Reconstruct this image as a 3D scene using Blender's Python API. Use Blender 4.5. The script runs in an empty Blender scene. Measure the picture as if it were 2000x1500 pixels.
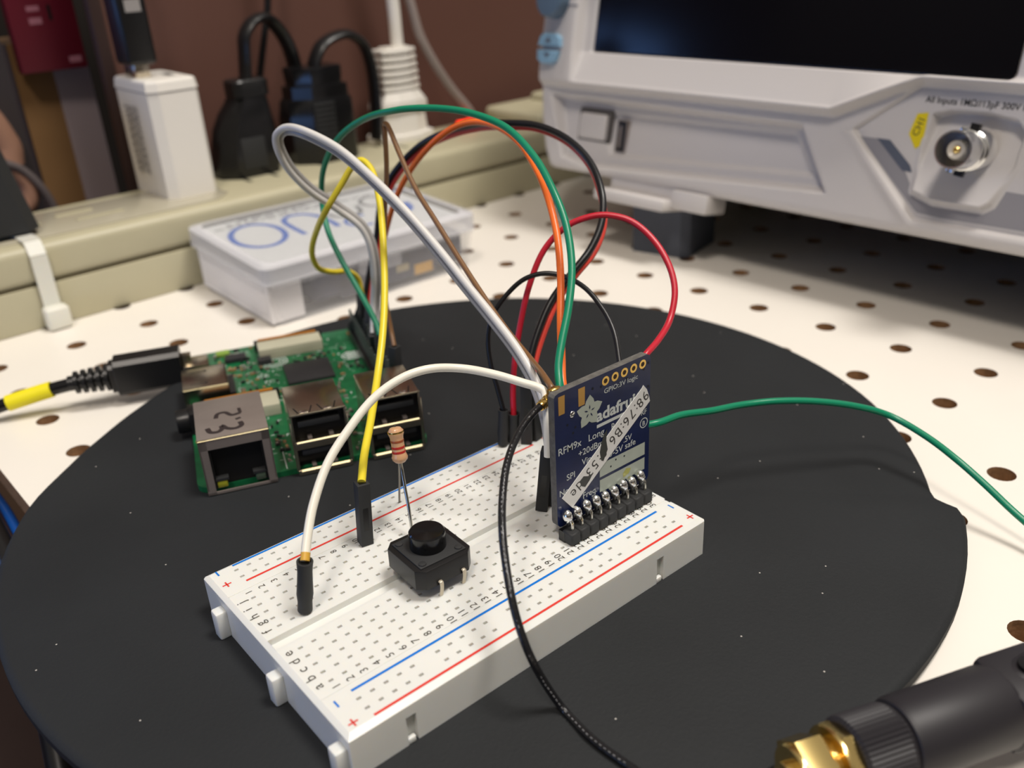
import bpy, bmesh, math, random
import numpy as np
from mathutils import Matrix, Vector
random.seed(7)
MM = 0.001
PI = math.pi
scene = bpy.context.scene
col = scene.collection

# ------------------------------------------------------------------ camera, world, lights, exposure
cam_d = bpy.data.cameras.new('camera'); cam = bpy.data.objects.new('camera', cam_d); col.objects.link(cam)
R = Matrix(((0.764071, -0.643335, -0.048121), (0.318805, 0.311682, 0.895108), (-0.560855, -0.699267, 0.443246)))
M = R.transposed().to_4x4(); M.translation = Vector((-81.756, -120.511, 106.242)) * MM
cam.matrix_world = M
cam_d.sensor_width = 36; cam_d.lens = 1784.94 / 2000 * 36
cam_d.clip_start = 0.005; cam_d.clip_end = 30
cam_d.dof.use_dof = True; cam_d.dof.focus_distance = 0.176; cam_d.dof.aperture_fstop = 17.0
scene.camera = cam

world = bpy.data.worlds.new('world'); scene.world = world; world.use_nodes = True
nt = world.node_tree; bg = nt.nodes['Background']; bg.inputs[1].default_value = 0.30
_tc = nt.nodes.new('ShaderNodeTexCoord'); _sp = nt.nodes.new('ShaderNodeSeparateXYZ'); _cr = nt.nodes.new('ShaderNodeValToRGB')
nt.links.new(_tc.outputs['Generated'], _sp.inputs[0])
_mr = nt.nodes.new('ShaderNodeMapRange'); _mr.inputs[1].default_value = -1; _mr.inputs[2].default_value = 1
nt.links.new(_sp.outputs['Z'], _mr.inputs[0]); nt.links.new(_mr.outputs[0], _cr.inputs[0]); nt.links.new(_cr.outputs[0], bg.inputs[0])
_e = _cr.color_ramp.elements; _e[0].position = .45; _e[0].color = (.03, .024, .02, 1); _e[1].position = .75; _e[1].color = (1.0, .90, .78, 1)   # dim room below, lit ceiling above
_m = _cr.color_ramp.elements.new(.55); _m.color = (.10, .08, .066, 1)

def area(name, loc, target, size, power, color, size_y=None):
    d = bpy.data.lights.new(name, 'AREA'); d.energy = power; d.color = color
    d.shape = 'RECTANGLE'; d.size = size * MM; d.size_y = (size_y or size) * MM
    o = bpy.data.objects.new(name, d); col.objects.link(o)
    o.location = Vector(loc) * MM
    v = (Vector(target) - Vector(loc)).normalized()
    o.rotation_euler = v.to_track_quat('-Z', 'Y').to_euler()
    return o
area('ceiling_lamp', (310, -350, 1400), (100, 40, 0), 360, 18.0, (1.0, 0.945, 0.88), 400)
area('room_lamp', (-420, -330, 1060), (120, 40, 0), 160, 5.2, (1.0, 0.90, 0.80), 200)
area('computer_monitor', (-440, 660, 130), (60, 150, 20), 130, 0.55, (0.20, 0.42, 1.0), 200)
area('blue_fill', (-560, 20, 20), (100, 250, 40), 200, .45, (0.22, 0.44, 1.0), 150)  # unseen blue source, added for reflections on the left sides of the plugs

scene.view_settings.view_transform = 'Standard'; scene.view_settings.look = 'None'
scene.view_settings.exposure = 0.0; scene.view_settings.gamma = 1.0
scene.view_settings.use_curve_mapping = False

# ------------------------------------------------------------------ materials
def lin(c):
    return tuple(((x / 12.92) if x <= 0.04045 else ((x + 0.055) / 1.055) ** 2.4) for x in c)
MATS = {}
def mat(name, rgb, rough=0.5, metal=0.0, spec=0.5, trans=0.0, sss=0.0, bump=0.0, bscale=900.0, var=0.0, vscale=60.0,
        emit=None, estr=0.0, coat=0.0, speck=None, alpha=1.0, ior=1.45):
    if name in MATS: return MATS[name]
    m = bpy.data.materials.new(name); m.use_nodes = True; nt = m.node_tree; b = nt.nodes['Principled BSDF']
    c = lin([x / 255 for x in rgb]) + (1,)
    b.inputs['Base Color'].default_value = c; b.inputs['Roughness'].default_value = rough
    b.inputs['Metallic'].default_value = metal; b.inputs['Specular IOR Level'].default_value = spec
    b.inputs['Transmission Weight'].default_value = trans; b.inputs['IOR'].default_value = ior
    b.inputs['Coat Weight'].default_value = coat; b.inputs['Alpha'].default_value = alpha
    if sss:
        b.inputs['Subsurface Weight'].default_value = sss; b.inputs['Subsurface Radius'].default_value = (1, .8, .6)
        b.inputs['Subsurface Scale'].default_value = 0.0012
    tc = nt.nodes.new('ShaderNodeTexCoord')
    if var or speck:
        n = nt.nodes.new('ShaderNodeTexNoise'); n.inputs['Scale'].default_value = vscale; n.inputs['Detail'].default_value = 5
        nt.links.new(tc.outputs['Object'], n.inputs['Vector'])
        r = nt.nodes.new('ShaderNodeMapRange'); r.inputs[1].default_value = .3; r.inputs[2].default_value = .7
        r.inputs[3].default_value = 1 - var; r.inputs[4].default_value = 1 + var
        nt.links.new(n.outputs[0], r.inputs[0])
        mx = nt.nodes.new('ShaderNodeMix'); mx.data_type = 'RGBA'; mx.blend_type = 'MULTIPLY'; mx.inputs[0].default_value = 1
        mx.inputs[6].default_value = c; nt.links.new(r.outputs[0], mx.inputs[7]); out = mx.outputs[2]
        if speck:
            v = nt.nodes.new('ShaderNodeTexVoronoi'); v.voronoi_dimensions = '2D'; v.inputs['Scale'].default_value = speck[0]
            nt.links.new(tc.outputs['Object'], v.inputs['Vector'])
            lt = nt.nodes.new('ShaderNodeMath'); lt.operation = 'LESS_THAN'; lt.inputs[1].default_value = speck[1]
            nt.links.new(v.outputs['Distance'], lt.inputs[0])
            m2 = nt.nodes.new('ShaderNodeMix'); m2.data_type = 'RGBA'; nt.links.new(lt.outputs[0], m2.inputs[0])
            nt.links.new(out, m2.inputs[6]); m2.inputs[7].default_value = (.45, .43, .4, 1); out = m2.outputs[2]
        nt.links.new(out, b.inputs['Base Color'])
    if bump:
        n = nt.nodes.new('ShaderNodeTexNoise'); n.inputs['Scale'].default_value = bscale; n.inputs['Detail'].default_value = 3
        nt.links.new(tc.outputs['Object'], n.inputs['Vector'])
        bp = nt.nodes.new('ShaderNodeBump'); bp.inputs['Strength'].default_value = bump; bp.inputs['Distance'].default_value = 0.0002
        nt.links.new(n.outputs[0], bp.inputs['Height']); nt.links.new(bp.outputs[0], b.inputs['Normal'])
    if emit:
        b.inputs['Emission Color'].default_value = lin([x / 255 for x in emit]) + (1,); b.inputs['Emission Strength'].default_value = estr
    MATS[name] = m
    return m

RUB = mat('black_rubber_mat', (33, 35, 37), .68, spec=.32, bump=.35, bscale=1500, var=.12, vscale=30, speck=(46, .0075))
RUBE = mat('black_rubber_edge', (44, 44, 42), .55)
PEGW = mat('white_laminate', (236, 231, 222), .38, var=.02, vscale=20)
PEGB = mat('hardboard_brown', (150, 114, 80), .85, var=.25, vscale=500, bump=.5)
BBW = mat('breadboard_plastic', (222, 223, 219), .33, sss=.45, bump=.06, bscale=400, var=.015, vscale=80)
BBH = mat('breadboard_contact', (200, 198, 186), .5)
BLU = mat('print_blue', (0, 112, 206), .4); REDP = mat('print_red', (215, 60, 50), .4); INK = mat('print_black', (62, 58, 50), .5)
PCBN = mat('navy_solder_mask', (14, 28, 70), .36, var=.2, vscale=160, coat=.1)
PCBE = mat('board_edge_fibre', (92, 90, 86), .8, bump=.5, bscale=2500, var=.25, vscale=900)
SILK = mat('silkscreen_white', (196, 202, 200), .5)
SILKG = mat('silkscreen_aged', (168, 176, 166), .5, var=.05, vscale=250)
GOLD = mat('gold_plating', (226, 188, 108), .25, metal=1)
GOLDP = mat('gold_pad', (205, 160, 88), .35, metal=.6)
ANT = mat('antenna_rubber', (36, 34, 38), .48)
BRASS = mat('polished_gold_brass', (240, 212, 140), .2, metal=1)
TIN = mat('solder_tin', (232, 232, 230), .2, metal=1)
STEEL = mat('nickel_steel', (196, 186, 168), .24, metal=1, bump=.04, bscale=700)
STEELD = mat('steel_dull', (150, 140, 134), .42, metal=.55, var=.05, vscale=200)
LEADM = mat('tinned_lead', (200, 198, 190), .24, metal=1)
PCBG = mat('green_solder_mask', (20, 98, 58), .3, var=.25, vscale=330, coat=.2)
BLK = mat('black_plastic', (22, 22, 23), .33)
BLKP = mat('plug_black', (20, 20, 21), .24)
CASE = mat('case_dark_grey', (62, 64, 72), .6)
BLKG = mat('black_gloss_plastic', (16, 16, 17), .16)
BLKM = mat('black_matt_plastic', (40, 41, 42), .6)
CHIP = mat('chip_epoxy', (42, 42, 44), .5)
LEGW = mat('silver_leg', (205, 195, 175), .4, metal=.5)
IVORY = mat('ivory_connector', (186, 184, 162), .5)
AMBER = mat('amber_latch', (176, 112, 30), .4)
def wmat(n, c, r=.32): return mat('wire_' + n, c, r, spec=.5)
WWHITE = wmat('white', (232, 228, 214)); WYEL = wmat('yellow', (228, 208, 52)); WGRN = wmat('green', (10, 128, 92))
WORG = wmat('orange', (240, 112, 42)); WBRN = wmat('brown', (122, 88, 56)); WG1 = wmat('grey', (212, 210, 206)); WG2 = wmat('darkgrey', (168, 166, 164))
WBLK = wmat('black', (22, 22, 24)); WRED = wmat('red', (214, 70, 58)); WCRI = wmat('crimson', (190, 34, 52))
BEIGE = mat('beige_plastic', (184, 178, 150), .42, bump=.05, bscale=600, var=.02)
BEIGED = mat('beige_seam', (96, 88, 64), .7)
WPL = mat('white_plastic', (232, 228, 220), .35)
WPLG = mat('grey_print', (150, 146, 144), .5)
SCW = mat('scope_plastic', (208, 204, 202), .42, bump=.05, bscale=900)
SCG = mat('scope_inlay', (150, 148, 152), .45)
SCD = mat('scope_slate', (92, 98, 112), .4)
GLASS = mat('dark_screen_glass', (14, 13, 17), .14, spec=.22)
BLUEB = mat('light_blue_key', (134, 172, 198), .4)
KNOB = mat('slate_blue_knob', (88, 108, 128), .4)
YEL = mat('yellow_label', (232, 210, 20), .45)
WALL = mat('brown_wall_paint', (94, 62, 52), .7, bump=.25, bscale=250, var=.04, vscale=12)
TRIM = mat('dark_brown_trim', (54, 36, 32), .6)

# ------------------------------------------------------------------ mesh builder (millimetres in, metres out)
_glyph = {}
def glyphs(s, size, bold=0.0):
    k = (s, size, bold)
    if k not in _glyph:
        c = bpy.data.curves.new('t', 'FONT'); c.body = s; c.size = size; c.fill_mode = 'FRONT'; c.resolution_u = 3; c.offset = bold * size
        o = bpy.data.objects.new('t', c); col.objects.link(o)
        dg = bpy.context.evaluated_depsgraph_get(); me = o.evaluated_get(dg).to_mesh()
        V = [tuple(v.co) for v in me.vertices]; F = [tuple(p.vertices) for p in me.polygons]
        o.evaluated_get(dg).to_mesh_clear(); bpy.data.objects.remove(o); bpy.data.curves.remove(c)
        _glyph[k] = (V, F)
    return _glyph[k]

class MB:
    def __init__(s): s.bm = bmesh.new(); s.mats = []
    def mi(s, m):
        if m not in s.mats: s.mats.append(m)
        return s.mats.index(m)
    def merge(s, b2, m, T=None, smooth=False):
        i = s.mi(m)
        if T is not None: bmesh.ops.transform(b2, matrix=T, verts=b2.verts)
        mp = {}
        for v in b2.verts: mp[v] = s.bm.verts.new(v.co)
        for f in b2.faces:
            try: g = s.bm.faces.new([mp[v] for v in f.verts])
            except ValueError: continue
            g.material_index = i; g.smooth = smooth
        b2.free(); return s
    def raw(s, V, F, m, T=None, smooth=False):
        i = s.mi(m); vs = [s.bm.verts.new((T @ Vector(v)) if T is not None else Vector(v)) for v in V]
        for f in F:
            try: g = s.bm.faces.new([vs[k] for k in f])
            except ValueError: continue
            g.material_index = i; g.smooth = smooth
        return s
    def box(s, x0, x1, y0, y1, z0, z1, m, r=0.0, T=None, seg=2):
        b = bmesh.new(); bmesh.ops.create_cube(b, size=1)
        for v in b.verts: v.co = Vector((x0 + (v.co.x + .5) * (x1 - x0), y0 + (v.co.y + .5) * (y1 - y0), z0 + (v.co.z + .5) * (z1 - z0)))
        if r > 0: bmesh.ops.bevel(b, geom=b.edges[:], offset=r, segments=seg, profile=.5, affect='EDGES')
        return s.merge(b, m, T, r > 0)
    def prism(s, pts, z0, z1, m, T=None, r=0.0, seg=2, smooth=False, top=None):
        """polygon pts (x,y) extruded z0..z1; top = optional other outline"""
        b = bmesh.new(); lo = [b.verts.new((p[0], p[1], z0)) for p in pts]; hi = [b.verts.new((p[0], p[1], z1)) for p in (top or pts)]
        n = len(pts); b.faces.new(lo[::-1]); ft = b.faces.new(hi)
        for k in range(n): b.faces.new((lo[k], lo[(k + 1) % n], hi[(k + 1) % n], hi[k]))
        bmesh.ops.recalc_face_normals(b, faces=b.faces)
        if r > 0: bmesh.ops.bevel(b, geom=list(ft.edges), offset=r, segments=seg, profile=.5, affect='EDGES')
        return s.merge(b, m, T, smooth)
    def flat(s, loops, z, m, T=None):
        """flat filled shape with holes"""
        b = bmesh.new(); es = []
        for pts in loops:
            vs = [b.verts.new((p[0], p[1], z)) for p in pts]
            es += [b.edges.new((vs[k], vs[(k + 1) % len(vs)])) for k in range(len(vs))]
        bmesh.ops.triangle_fill(b, edges=es, use_beauty=True)
        bmesh.ops.recalc_face_normals(b, faces=b.faces)
        if b.faces and sum(f.normal.z for f in b.faces) < 0: bmesh.ops.reverse_faces(b, faces=b.faces)
        return s.merge(b, m, T)
    def lathe(s, prof, m, T=None, n=32, smooth=True, cap=True):
        """prof: (r,z) list, about z"""
        V = []; F = []
        for r, z in prof:
            for k in range(n): a = 2 * PI * k / n; V.append((r * math.cos(a), r * math.sin(a), z))
        for j in range(len(prof) - 1):
            for k in range(n): F.append((j * n + k, j * n + (k + 1) % n, (j + 1) * n + (k + 1) % n, (j + 1) * n + k))
        if cap:
            F.append(tuple(range(n))[::-1]); F.append(tuple(range((len(prof) - 1) * n, len(prof) * n)))
        return s.raw(V, F, m, T, smooth)
    def ball(s, c, r, m, sc=(1, 1, 1), T=None, seg=14):
        b = bmesh.new(); bmesh.ops.create_uvsphere(b, u_segments=seg, v_segments=seg // 2 + 2, radius=r)
        for v in b.verts: v.co = Vector((v.co.x * sc[0] + c[0], v.co.y * sc[1] + c[1], v.co.z * sc[2] + c[2]))
        return s.merge(b, m, T, True)
    def tube(s, pts, r, m, n=12, sub=6, flat=1.0, up=None, T=None, cap=True, smooth_path=True):
        P = [Vector(p) for p in pts]
        if smooth_path and len(P) > 2:
            Q = []
            E_ = [P[0] * 2 - P[1]] + P + [P[-1] * 2 - P[-2]]
            for i in range(1, len(E_) - 2):
                p0, p1, p2, p3 = E_[i - 1:i + 3]
                d1 = max((p2 - p1).length, 1e-6); m1 = (p2 - p0) / max((p1 - p0).length + d1, 1e-6) * d1; m2 = (p3 - p1) / max((p3 - p2).length + d1, 1e-6) * d1
                for k in range(sub):
                    t = k / sub; t2 = t * t; t3 = t2 * t
                    Q.append(p1 * (2 * t3 - 3 * t2 + 1) + m1 * (t3 - 2 * t2 + t) + p2 * (-2 * t3 + 3 * t2) + m2 * (t3 - t2))
            Q.append(P[-1]); P = Q
        nrm = Vector(up) if up else None; V = []; F = []
        for i, p in enumerate(P):
            t = (P[min(i + 1, len(P) - 1)] - P[max(i - 1, 0)]).normalized()
            if nrm is None: nrm = t.orthogonal()
            nrm = (nrm - t * nrm.dot(t)).normalized(); bn = t.cross(nrm)
            rr = r(i / (len(P) - 1)) if callable(r) else r
            for k in range(n):
                a = 2 * PI * k / n; V.append(tuple(p + nrm * (rr * math.cos(a)) + bn * (rr * flat * math.sin(a))))
        for j in range(len(P) - 1):
            for k in range(n): F.append((j * n + k, (j + 1) * n + k, (j + 1) * n + (k + 1) % n, j * n + (k + 1) % n))
        F = [f[::-1] for f in F]
        if cap: F.append(tuple(range(n))[::-1]); F.append(tuple(range((len(P) - 1) * n, len(P) * n)))
        return s.raw(V, F, m, T, True)
    def text(s, body, size, T, m, align='C', bold=0.0):
        V, F = glyphs(body, size, bold)
        if not V: return s
        xs = [v[0] for v in V]; w = max(xs) + min(xs)
        dx = {'C': -w / 2, 'L': -min(xs), 'R': -max(xs)}[align]
        return s.raw([(v[0] + dx, v[1], 0) for v in V], F, m, T)
    def build(s, name, parent=None, world=False, auto=True):
        me = bpy.data.meshes.new(name); bm = s.bm
        if parent is not None:
            bpy.context.view_layer.update() if parent.type == 'MESH' else None
            T = parent.matrix_world.inverted() if world else Matrix.Identity(4)
            for v in bm.verts: v.co = (T @ (v.co * MM)) if world else v.co * MM
            off = None
        else:
            c = [v.co for v in bm.verts]
            off = Vector(((min(v.x for v in c) + max(v.x for v in c)) / 2, (min(v.y for v in c) + max(v.y for v in c)) / 2, min(v.z for v in c)))
            for v in bm.verts: v.co = (v.co - off) * MM
        bm.normal_update(); bm.to_mesh(me); bm.free()
        for m in s.mats: me.materials.append(m)
        o = bpy.data.objects.new(name, me); col.objects.link(o)
        if parent is not None: o.parent = parent
        else: o.location = off * MM
        if any(p.use_smooth for p in me.polygons):
            try: me.set_sharp_from_angle(angle=math.radians(38))
            except Exception: pass
        return o

def thing(name, label, cat, loc=(0, 0, 0), M4=None, group=None):
    o = bpy.data.objects.new(name, None); col.objects.link(o)
    o.empty_display_size = .005
    T = Matrix.Translation(Vector(loc)) if M4 is None else M4.copy()
    T = T.copy(); T.translation = T.translation * MM
    o.matrix_world = T; bpy.context.view_layer.update()
    o['label'] = label; o['category'] = cat
    if group: o['group'] = group
    return o
def tag(o, label, cat, group=None):
    o['label'] = label; o['category'] = cat
    if group: o['group'] = group
    return o
def frame(o, x, y, z):
    """matrix with origin o (mm) and axes x,y,z"""
    x, y, z = Vector(x).normalized(), Vector(y).normalized(), Vector(z).normalized()
    return Matrix(((x.x, y.x, z.x, o[0]), (x.y, y.y, z.y, o[1]), (x.z, y.z, z.z, o[2]), (0, 0, 0, 1)))
def axis_frame(a, b):
    """z axis from a to b"""
    z = (Vector(b) - Vector(a)).normalized(); x = Vector((0, 0, 1)).cross(z)
    if x.length < 1e-3: x = Vector((1, 0, 0))
    x.normalize(); return frame(a, x, z.cross(x), z)
def circ(cx, cy, rx, ry=None, n=28, a0=0): ry = ry or rx; return [(cx + rx * math.cos(a0 + 2 * PI * k / n), cy + ry * math.sin(a0 + 2 * PI * k / n)) for k in range(n)]
ZP = -13.46          # pegboard surface
ZT = -8.5            # turntable surface
E1 = Vector((math.cos(-1.53573), math.sin(-1.53573), 0)); E2 = Vector((-E1.y, E1.x, 0))   # pegboard hole directions
ST = frame((0, 224, ZP), E2, -E1, (0, 0, 1))    # power strip frame: x along the strip, y away, z up
# ------------------------------------------------------------------ floor, wall
b = MB(); b.box(-3000, 3000, -3000, 3000, -760, -750, mat('floor_brown', (92, 66, 48), .7, var=.1, vscale=4)); o = b.build('floor'); o['kind'] = 'structure'
b = MB(); b.box(47.5, 900, 62, 66, -700, 700, WALL, T=ST); o = b.build('wall_back'); o['kind'] = 'structure'
b = MB(); b.box(42.5, 48, 61, 66.5, -700, 700, TRIM, r=1, T=ST); o = b.build('trim_1'); o['kind'] = 'structure'
b = MB(); b.box(-1500, 60, 900, 920, -700, 700, mat('dim_far_wall', (84, 60, 54), .8), T=ST); o = b.build('wall_far'); o['kind'] = 'structure'

# ------------------------------------------------------------------ pegboard bench top
def pegboard():
    b = MB(); O = Vector((167.138, 52.402, ZP)); P = 25.4; th = 6.4; r = 3.2; n = 20
    iw, ib = b.mi(PEGW), b.mi(PEGB)
    def w(u, v, z=0): return O + E1 * (u * P) + E2 * (v * P) + Vector((0, 0, z))
    vmin, vmax, umin, umax = -8.72, 11.5, -9.5, 7.5
    sq = []
    for k in range(n):
        a = 2 * PI * k / n + PI / 4 ; c, s = math.cos(a), math.sin(a); q = max(abs(c), abs(s)); sq.append((c / q * .5, s / q * .5, c * r / P, s * r / P))
    for i in range(-9, 8):
        for j in range(-8, 12):
            hole = True
            out = [b.bm.verts.new(w(i + q[0], j + q[1])) for q in sq]
            inn = [b.bm.verts.new(w(i + q[2], j + q[3])) for q in sq]
            low = [b.bm.verts.new(w(i + q[2], j + q[3], -th)) for q in sq]
            for k in range(n):
                k2 = (k + 1) % n
                f = b.bm.faces.new((out[k], out[k2], inn[k2], inn[k])); f.material_index = iw
                f = b.bm.faces.new((inn[k], inn[k2], low[k2], low[k])); f.material_index = ib
    def quad(p, m): f = b.bm.faces.new([b.bm.verts.new(x) for x in p]); f.material_index = m
    a0, a1, b0, b1 = -9.5, 7.5, -8.5, 11.5
    quad([w(a0, vmin), w(a1, vmin), w(a1, b0), w(a0, b0)], iw)
    for (p, q) in (((a0, vmin), (a1, vmin)), ((a1, vmin), (a1, b1)), ((a1, b1), (a0, b1)), ((a0, b1), (a0, vmin))):
        quad([w(*p), w(*q), w(*q, -th), w(*p, -th)], ib)
    quad([w(a0, vmin, -th - .01), w(a1, vmin, -th - .01), w(a1, b1, -th - .01), w(a0, b1, -th - .01)], ib)
    bmesh.ops.recalc_face_normals(b.bm, faces=b.bm.faces)
    for f in b.bm.faces:
        if f.material_index == iw and f.normal.z < 0: f.normal_flip()
    return tag(b.build('pegboard'), 'white laminated pegboard bench top with brown round holes under everything', 'pegboard')
pegboard()

# ------------------------------------------------------------------ turntable
def turntable():
    ctl = [(-53.5, 104.3), (-55.4, 105.0), (-56.2, 106.8), (-57.0, 109.2), (-58.5, 110.0), (-75, 110.2), (-92, 109.7), (-120, 110), (-163, 110), (-180, 108.8), (-201, 107.3), (-212, 106), (-220, 103.6), (-230, 102.3), (-240, 102.5), (-252, 104), (-262, 105.2), (-290, 105.6), (-315, 106.2), (-355, 105.4), (-389, 105.0), (-405, 104.4)]
    th = [-c[0] for c in ctl]; rr = [c[1] for c in ctl]
    angs = sorted(set([53.5 + k * .35 for k in range(18)] + [60 + k * 2.6 for k in range(136)])); angs = [a for a in angs if a < 413.3]
    out = [(33.06 + np.interp(a, th + [413.5], rr + [104.3]) * math.cos(math.radians(-a)), 37.86 + np.interp(a, th + [413.5], rr + [104.3]) * math.sin(math.radians(-a))) for a in angs]
    b = MB(); i0 = b.mi(RUB); i1 = b.mi(RUBE)
    def ring(k, z): return [b.bm.verts.new((33.06 + (x - 33.06) * k, 37.86 + (y - 37.86) * k, z)) for x, y in out]
    rings = [ring(.985, ZT), ring(.995, ZT - .25), ring(1.0, ZT - .9), ring(1.0, ZT - 2.6), ring(.985, ZT - 3.2), ring(.7, ZT - 3.2)]
    n = len(out)
    f = b.bm.faces.new(rings[0]); f.material_index = i0
    for a_, c_ in zip(rings, rings[1:]):
        for k in range(n):
            g = b.bm.faces.new((a_[k], a_[(k + 1) % n], c_[(k + 1) % n], c_[k])); g.material_index = i0; g.smooth = True
    g = b.bm.faces.new(rings[-1][::-1]); g.material_index = i1
    bmesh.ops.recalc_face_normals(b.bm, faces=b.bm.faces)
    root = thing('turntable', 'large flat round black rubber-topped turntable lying on the pegboard', 'turntable', (33.06, 37.86, ZP))
    b.build('platter', root, world=True)
    MB().lathe([(62, ZP), (62, ZT - 3.1)], BLKM, Matrix.Translation((33.06, 37.86, 0)), n=40).build('base_disc', root, world=True)
turntable()

# ------------------------------------------------------------------ solderless breadboard
PX = 2.54
def bx(c): return (c - 15.5) * PX
ROWY = {r: (-13.97 + i * PX) for i, r in enumerate('abcde')}
ROWY.update({r: (3.81 + i * PX) for i, r in enumerate('fghij')})
def breadboard():
    b = MB(); root = thing('breadboard', 'white half-size solderless breadboard with red and blue rails on the turntable', 'breadboard', (0, 0, ZT))
    X0, X1, Y0, Y1 = -40.2, 40.2, -25.4, 25.7
    hs = .42; hv = .26
    holes = []
    for c in range(1, 31):
        for r in 'abcdefghij': holes.append((bx(c), ROWY[r]))
    for k in range(29):
        if k in (5, 11, 17, 23): continue
        for y in (-20.4, -22.94, 21.3, 23.84): holes.append(((k - 14) * PX, y))
    holes = [(x, y) for x, y in holes]
    xs = {X0, X1}; ys = {Y0, Y1, -1.55, 1.55, -17.0, -16.7, 16.9, 17.2}
    colx = sorted({round(x, 3) for x, y in holes}); rowy = sorted({round(y, 3) for x, y in holes})
    for x in colx: xs |= {round(x - hs, 3), round(x + hs, 3)}
    for y in rowy: ys |= {round(y - hv, 3), round(y + hv, 3)}
    xs = sorted(xs); ys = sorted(ys)
    hset = {(round(x, 3), round(y, 3)) for x, y in holes}
    def lvl(i, j):
        cx, cy = (xs[i] + xs[i + 1]) / 2, (ys[j] + ys[j + 1]) / 2
        for hx, hy in near(cx, cy): return -1.1
        if abs(cy) < 1.5: return -1.3
        if 16.7 < abs(cy) < 17.25: return -.12
        return 0
    def near(cx, cy):
        # nearest hole column/row
        out = []
        ky = min(rowy, key=lambda t: abs(t - cy))
        if abs(ky - cy) < hv:
            for kx in colx:
                if abs(kx - cx) < hs and (kx, ky) in hset: out.append((kx, ky)); break
        return out
    nx, ny = len(xs) - 1, len(ys) - 1
    L = [[lvl(i, j) for j in range(ny)] for i in range(nx)]
    i0, i1 = b.mi(BBW), b.mi(BBH); vc = {}
    def V(x, y, z):
        k = (x, y, z)
        if k not in vc: vc[k] = b.bm.verts.new(k)
        return vc[k]
    for i in range(nx):
        for j in range(ny):
            z = L[i][j]; f = b.bm.faces.new((V(xs[i], ys[j], z), V(xs[i + 1], ys[j], z), V(xs[i + 1], ys[j + 1], z), V(xs[i], ys[j + 1], z)))
            f.material_index = i1 if z == -1.1 else i0
            if i + 1 < nx and L[i + 1][j] != z:
                f = b.bm.faces.new((V(xs[i + 1], ys[j], z), V(xs[i + 1], ys[j], L[i + 1][j]), V(xs[i + 1], ys[j + 1], L[i + 1][j]), V(xs[i + 1], ys[j + 1], z))); f.material_index = i0
                if L[i + 1][j] > z: f.normal_flip()
                if z < L[i + 1][j]: pass
            if j + 1 < ny and L[i][j + 1] != z:
                f = b.bm.faces.new((V(xs[i], ys[j + 1], z), V(xs[i + 1], ys[j + 1], z), V(xs[i + 1], ys[j + 1], L[i][j + 1]), V(xs[i], ys[j + 1], L[i][j + 1]))); f.material_index = i0
    # shell with side notches
    xe, yn, yf = 41.15, -26.55, 26.75
    def notch(c): return [(c - .95, yn), (c - .95, yn + 1.0), (c + .95, yn + 1.0), (c + .95, yn)]
    outl = [(-xe, yn)] + [(xe - .5, yn), (xe, yn + .5), (xe, -17.4), (xe - .7, -17.4), (xe - .7, -15.8), (xe, -15.8), (xe, yf - .5), (xe - .5, yf), (-xe + .5, yf), (-xe, yf - .5), (-xe, yn + .6)]
    n = len(outl)
    outn = [outl[0]] + notch(-30.2) + notch(27.8) + outl[1:]
    def wall(pts, za, zb):
        lo = [b.bm.verts.new((x, y, za)) for x, y in pts]; hi = [b.bm.verts.new((x, y, zb)) for x, y in pts]
        for k in range(len(pts)): b.bm.faces.new((lo[k], lo[(k + 1) % len(pts)], hi[(k + 1) % len(pts)], hi[k])).material_index = i0
        return lo
    wall(outl, -2.8, -.55); b.bm.faces.new(wall(outn, ZT, -2.8)[::-1]).material_index = i0
    for c in (-30.2, 27.8): b.bm.faces.new([b.bm.verts.new(q + (-2.8,)) for q in notch(c)]).material_index = i0
    for c in (-30.2, 27.8): b.box(c - 1.0, c + .5, yn - .05, yn + .8, ZT, ZT + 1.2, BBW, r=.2)
    b2 = bmesh.new(); es = []
    for pts in ([(x, y, -.55) for x, y in outl], [(X0, Y0, 0), (X1, Y0, 0), (X1, Y1, 0), (X0, Y1, 0)]):
        vs = [b2.verts.new(p) for p in pts]; es += [b2.edges.new((vs[k], vs[(k + 1) % len(vs)])) for k in range(len(vs))]
    bmesh.ops.triangle_fill(b2, edges=es, use_beauty=True)
    for f in b2.faces: f.normal_update()
    bmesh.ops.recalc_face_normals(b2, faces=b2.faces)
    if sum(f.normal.z for f in b2.faces) < 0: bmesh.ops.reverse_faces(b2, faces=b2.faces)
    b.merge(b2, BBW)
    for y in (18.4, -3.7, -24.3):     # dovetail lugs on the left end
        b.box(-xe - 2.1, -xe + .2, y - 1.3, y + 1.3, ZT, -2.6, BBW, r=.45)
        b.box(-xe - 1.2, -xe + .2, y - .7, y + .7, ZT, -2.9, BBW)
    # printing
    e = .03
    for y, m in ((25.55, BLU), (19.45, REDP), (-18.25, BLU), (-25.0, REDP)):
        b.box(-35.6, 35.8, y - .24, y + .24, 0, e, m)
    for x in (-38.8, 39.2):
        for y in (-19.1, 25.2 if x < 0 else 25.0):
            b.box(x - .16, x + .16, y - .8, y + .8, 0, e, BLU)
        for y in (-24.1, 20.9):
            b.box(x - .15, x + .15, y - .85, y + .85, 0, e, REDP); b.box(x - .85, x + .85, y - .15, y + .15, 0, e, REDP)
    def T(x, y): return frame((x, y, e), (0, 1, 0), (-1, 0, 0), (0, 0, 1))
    for c in range(1, 31):
        b.text(str(c), 2.05, T(bx(c) + .7, -15.75), INK); b.text(str(c), 1.8, T(bx(c) + .65, 15.9), INK)
    for r in 'abcdefghij':
        b.text(r, 2.6, T(-38.3, ROWY[r]), INK); b.text(r, 2.4, T(40.0, ROWY[r]), INK)
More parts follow.
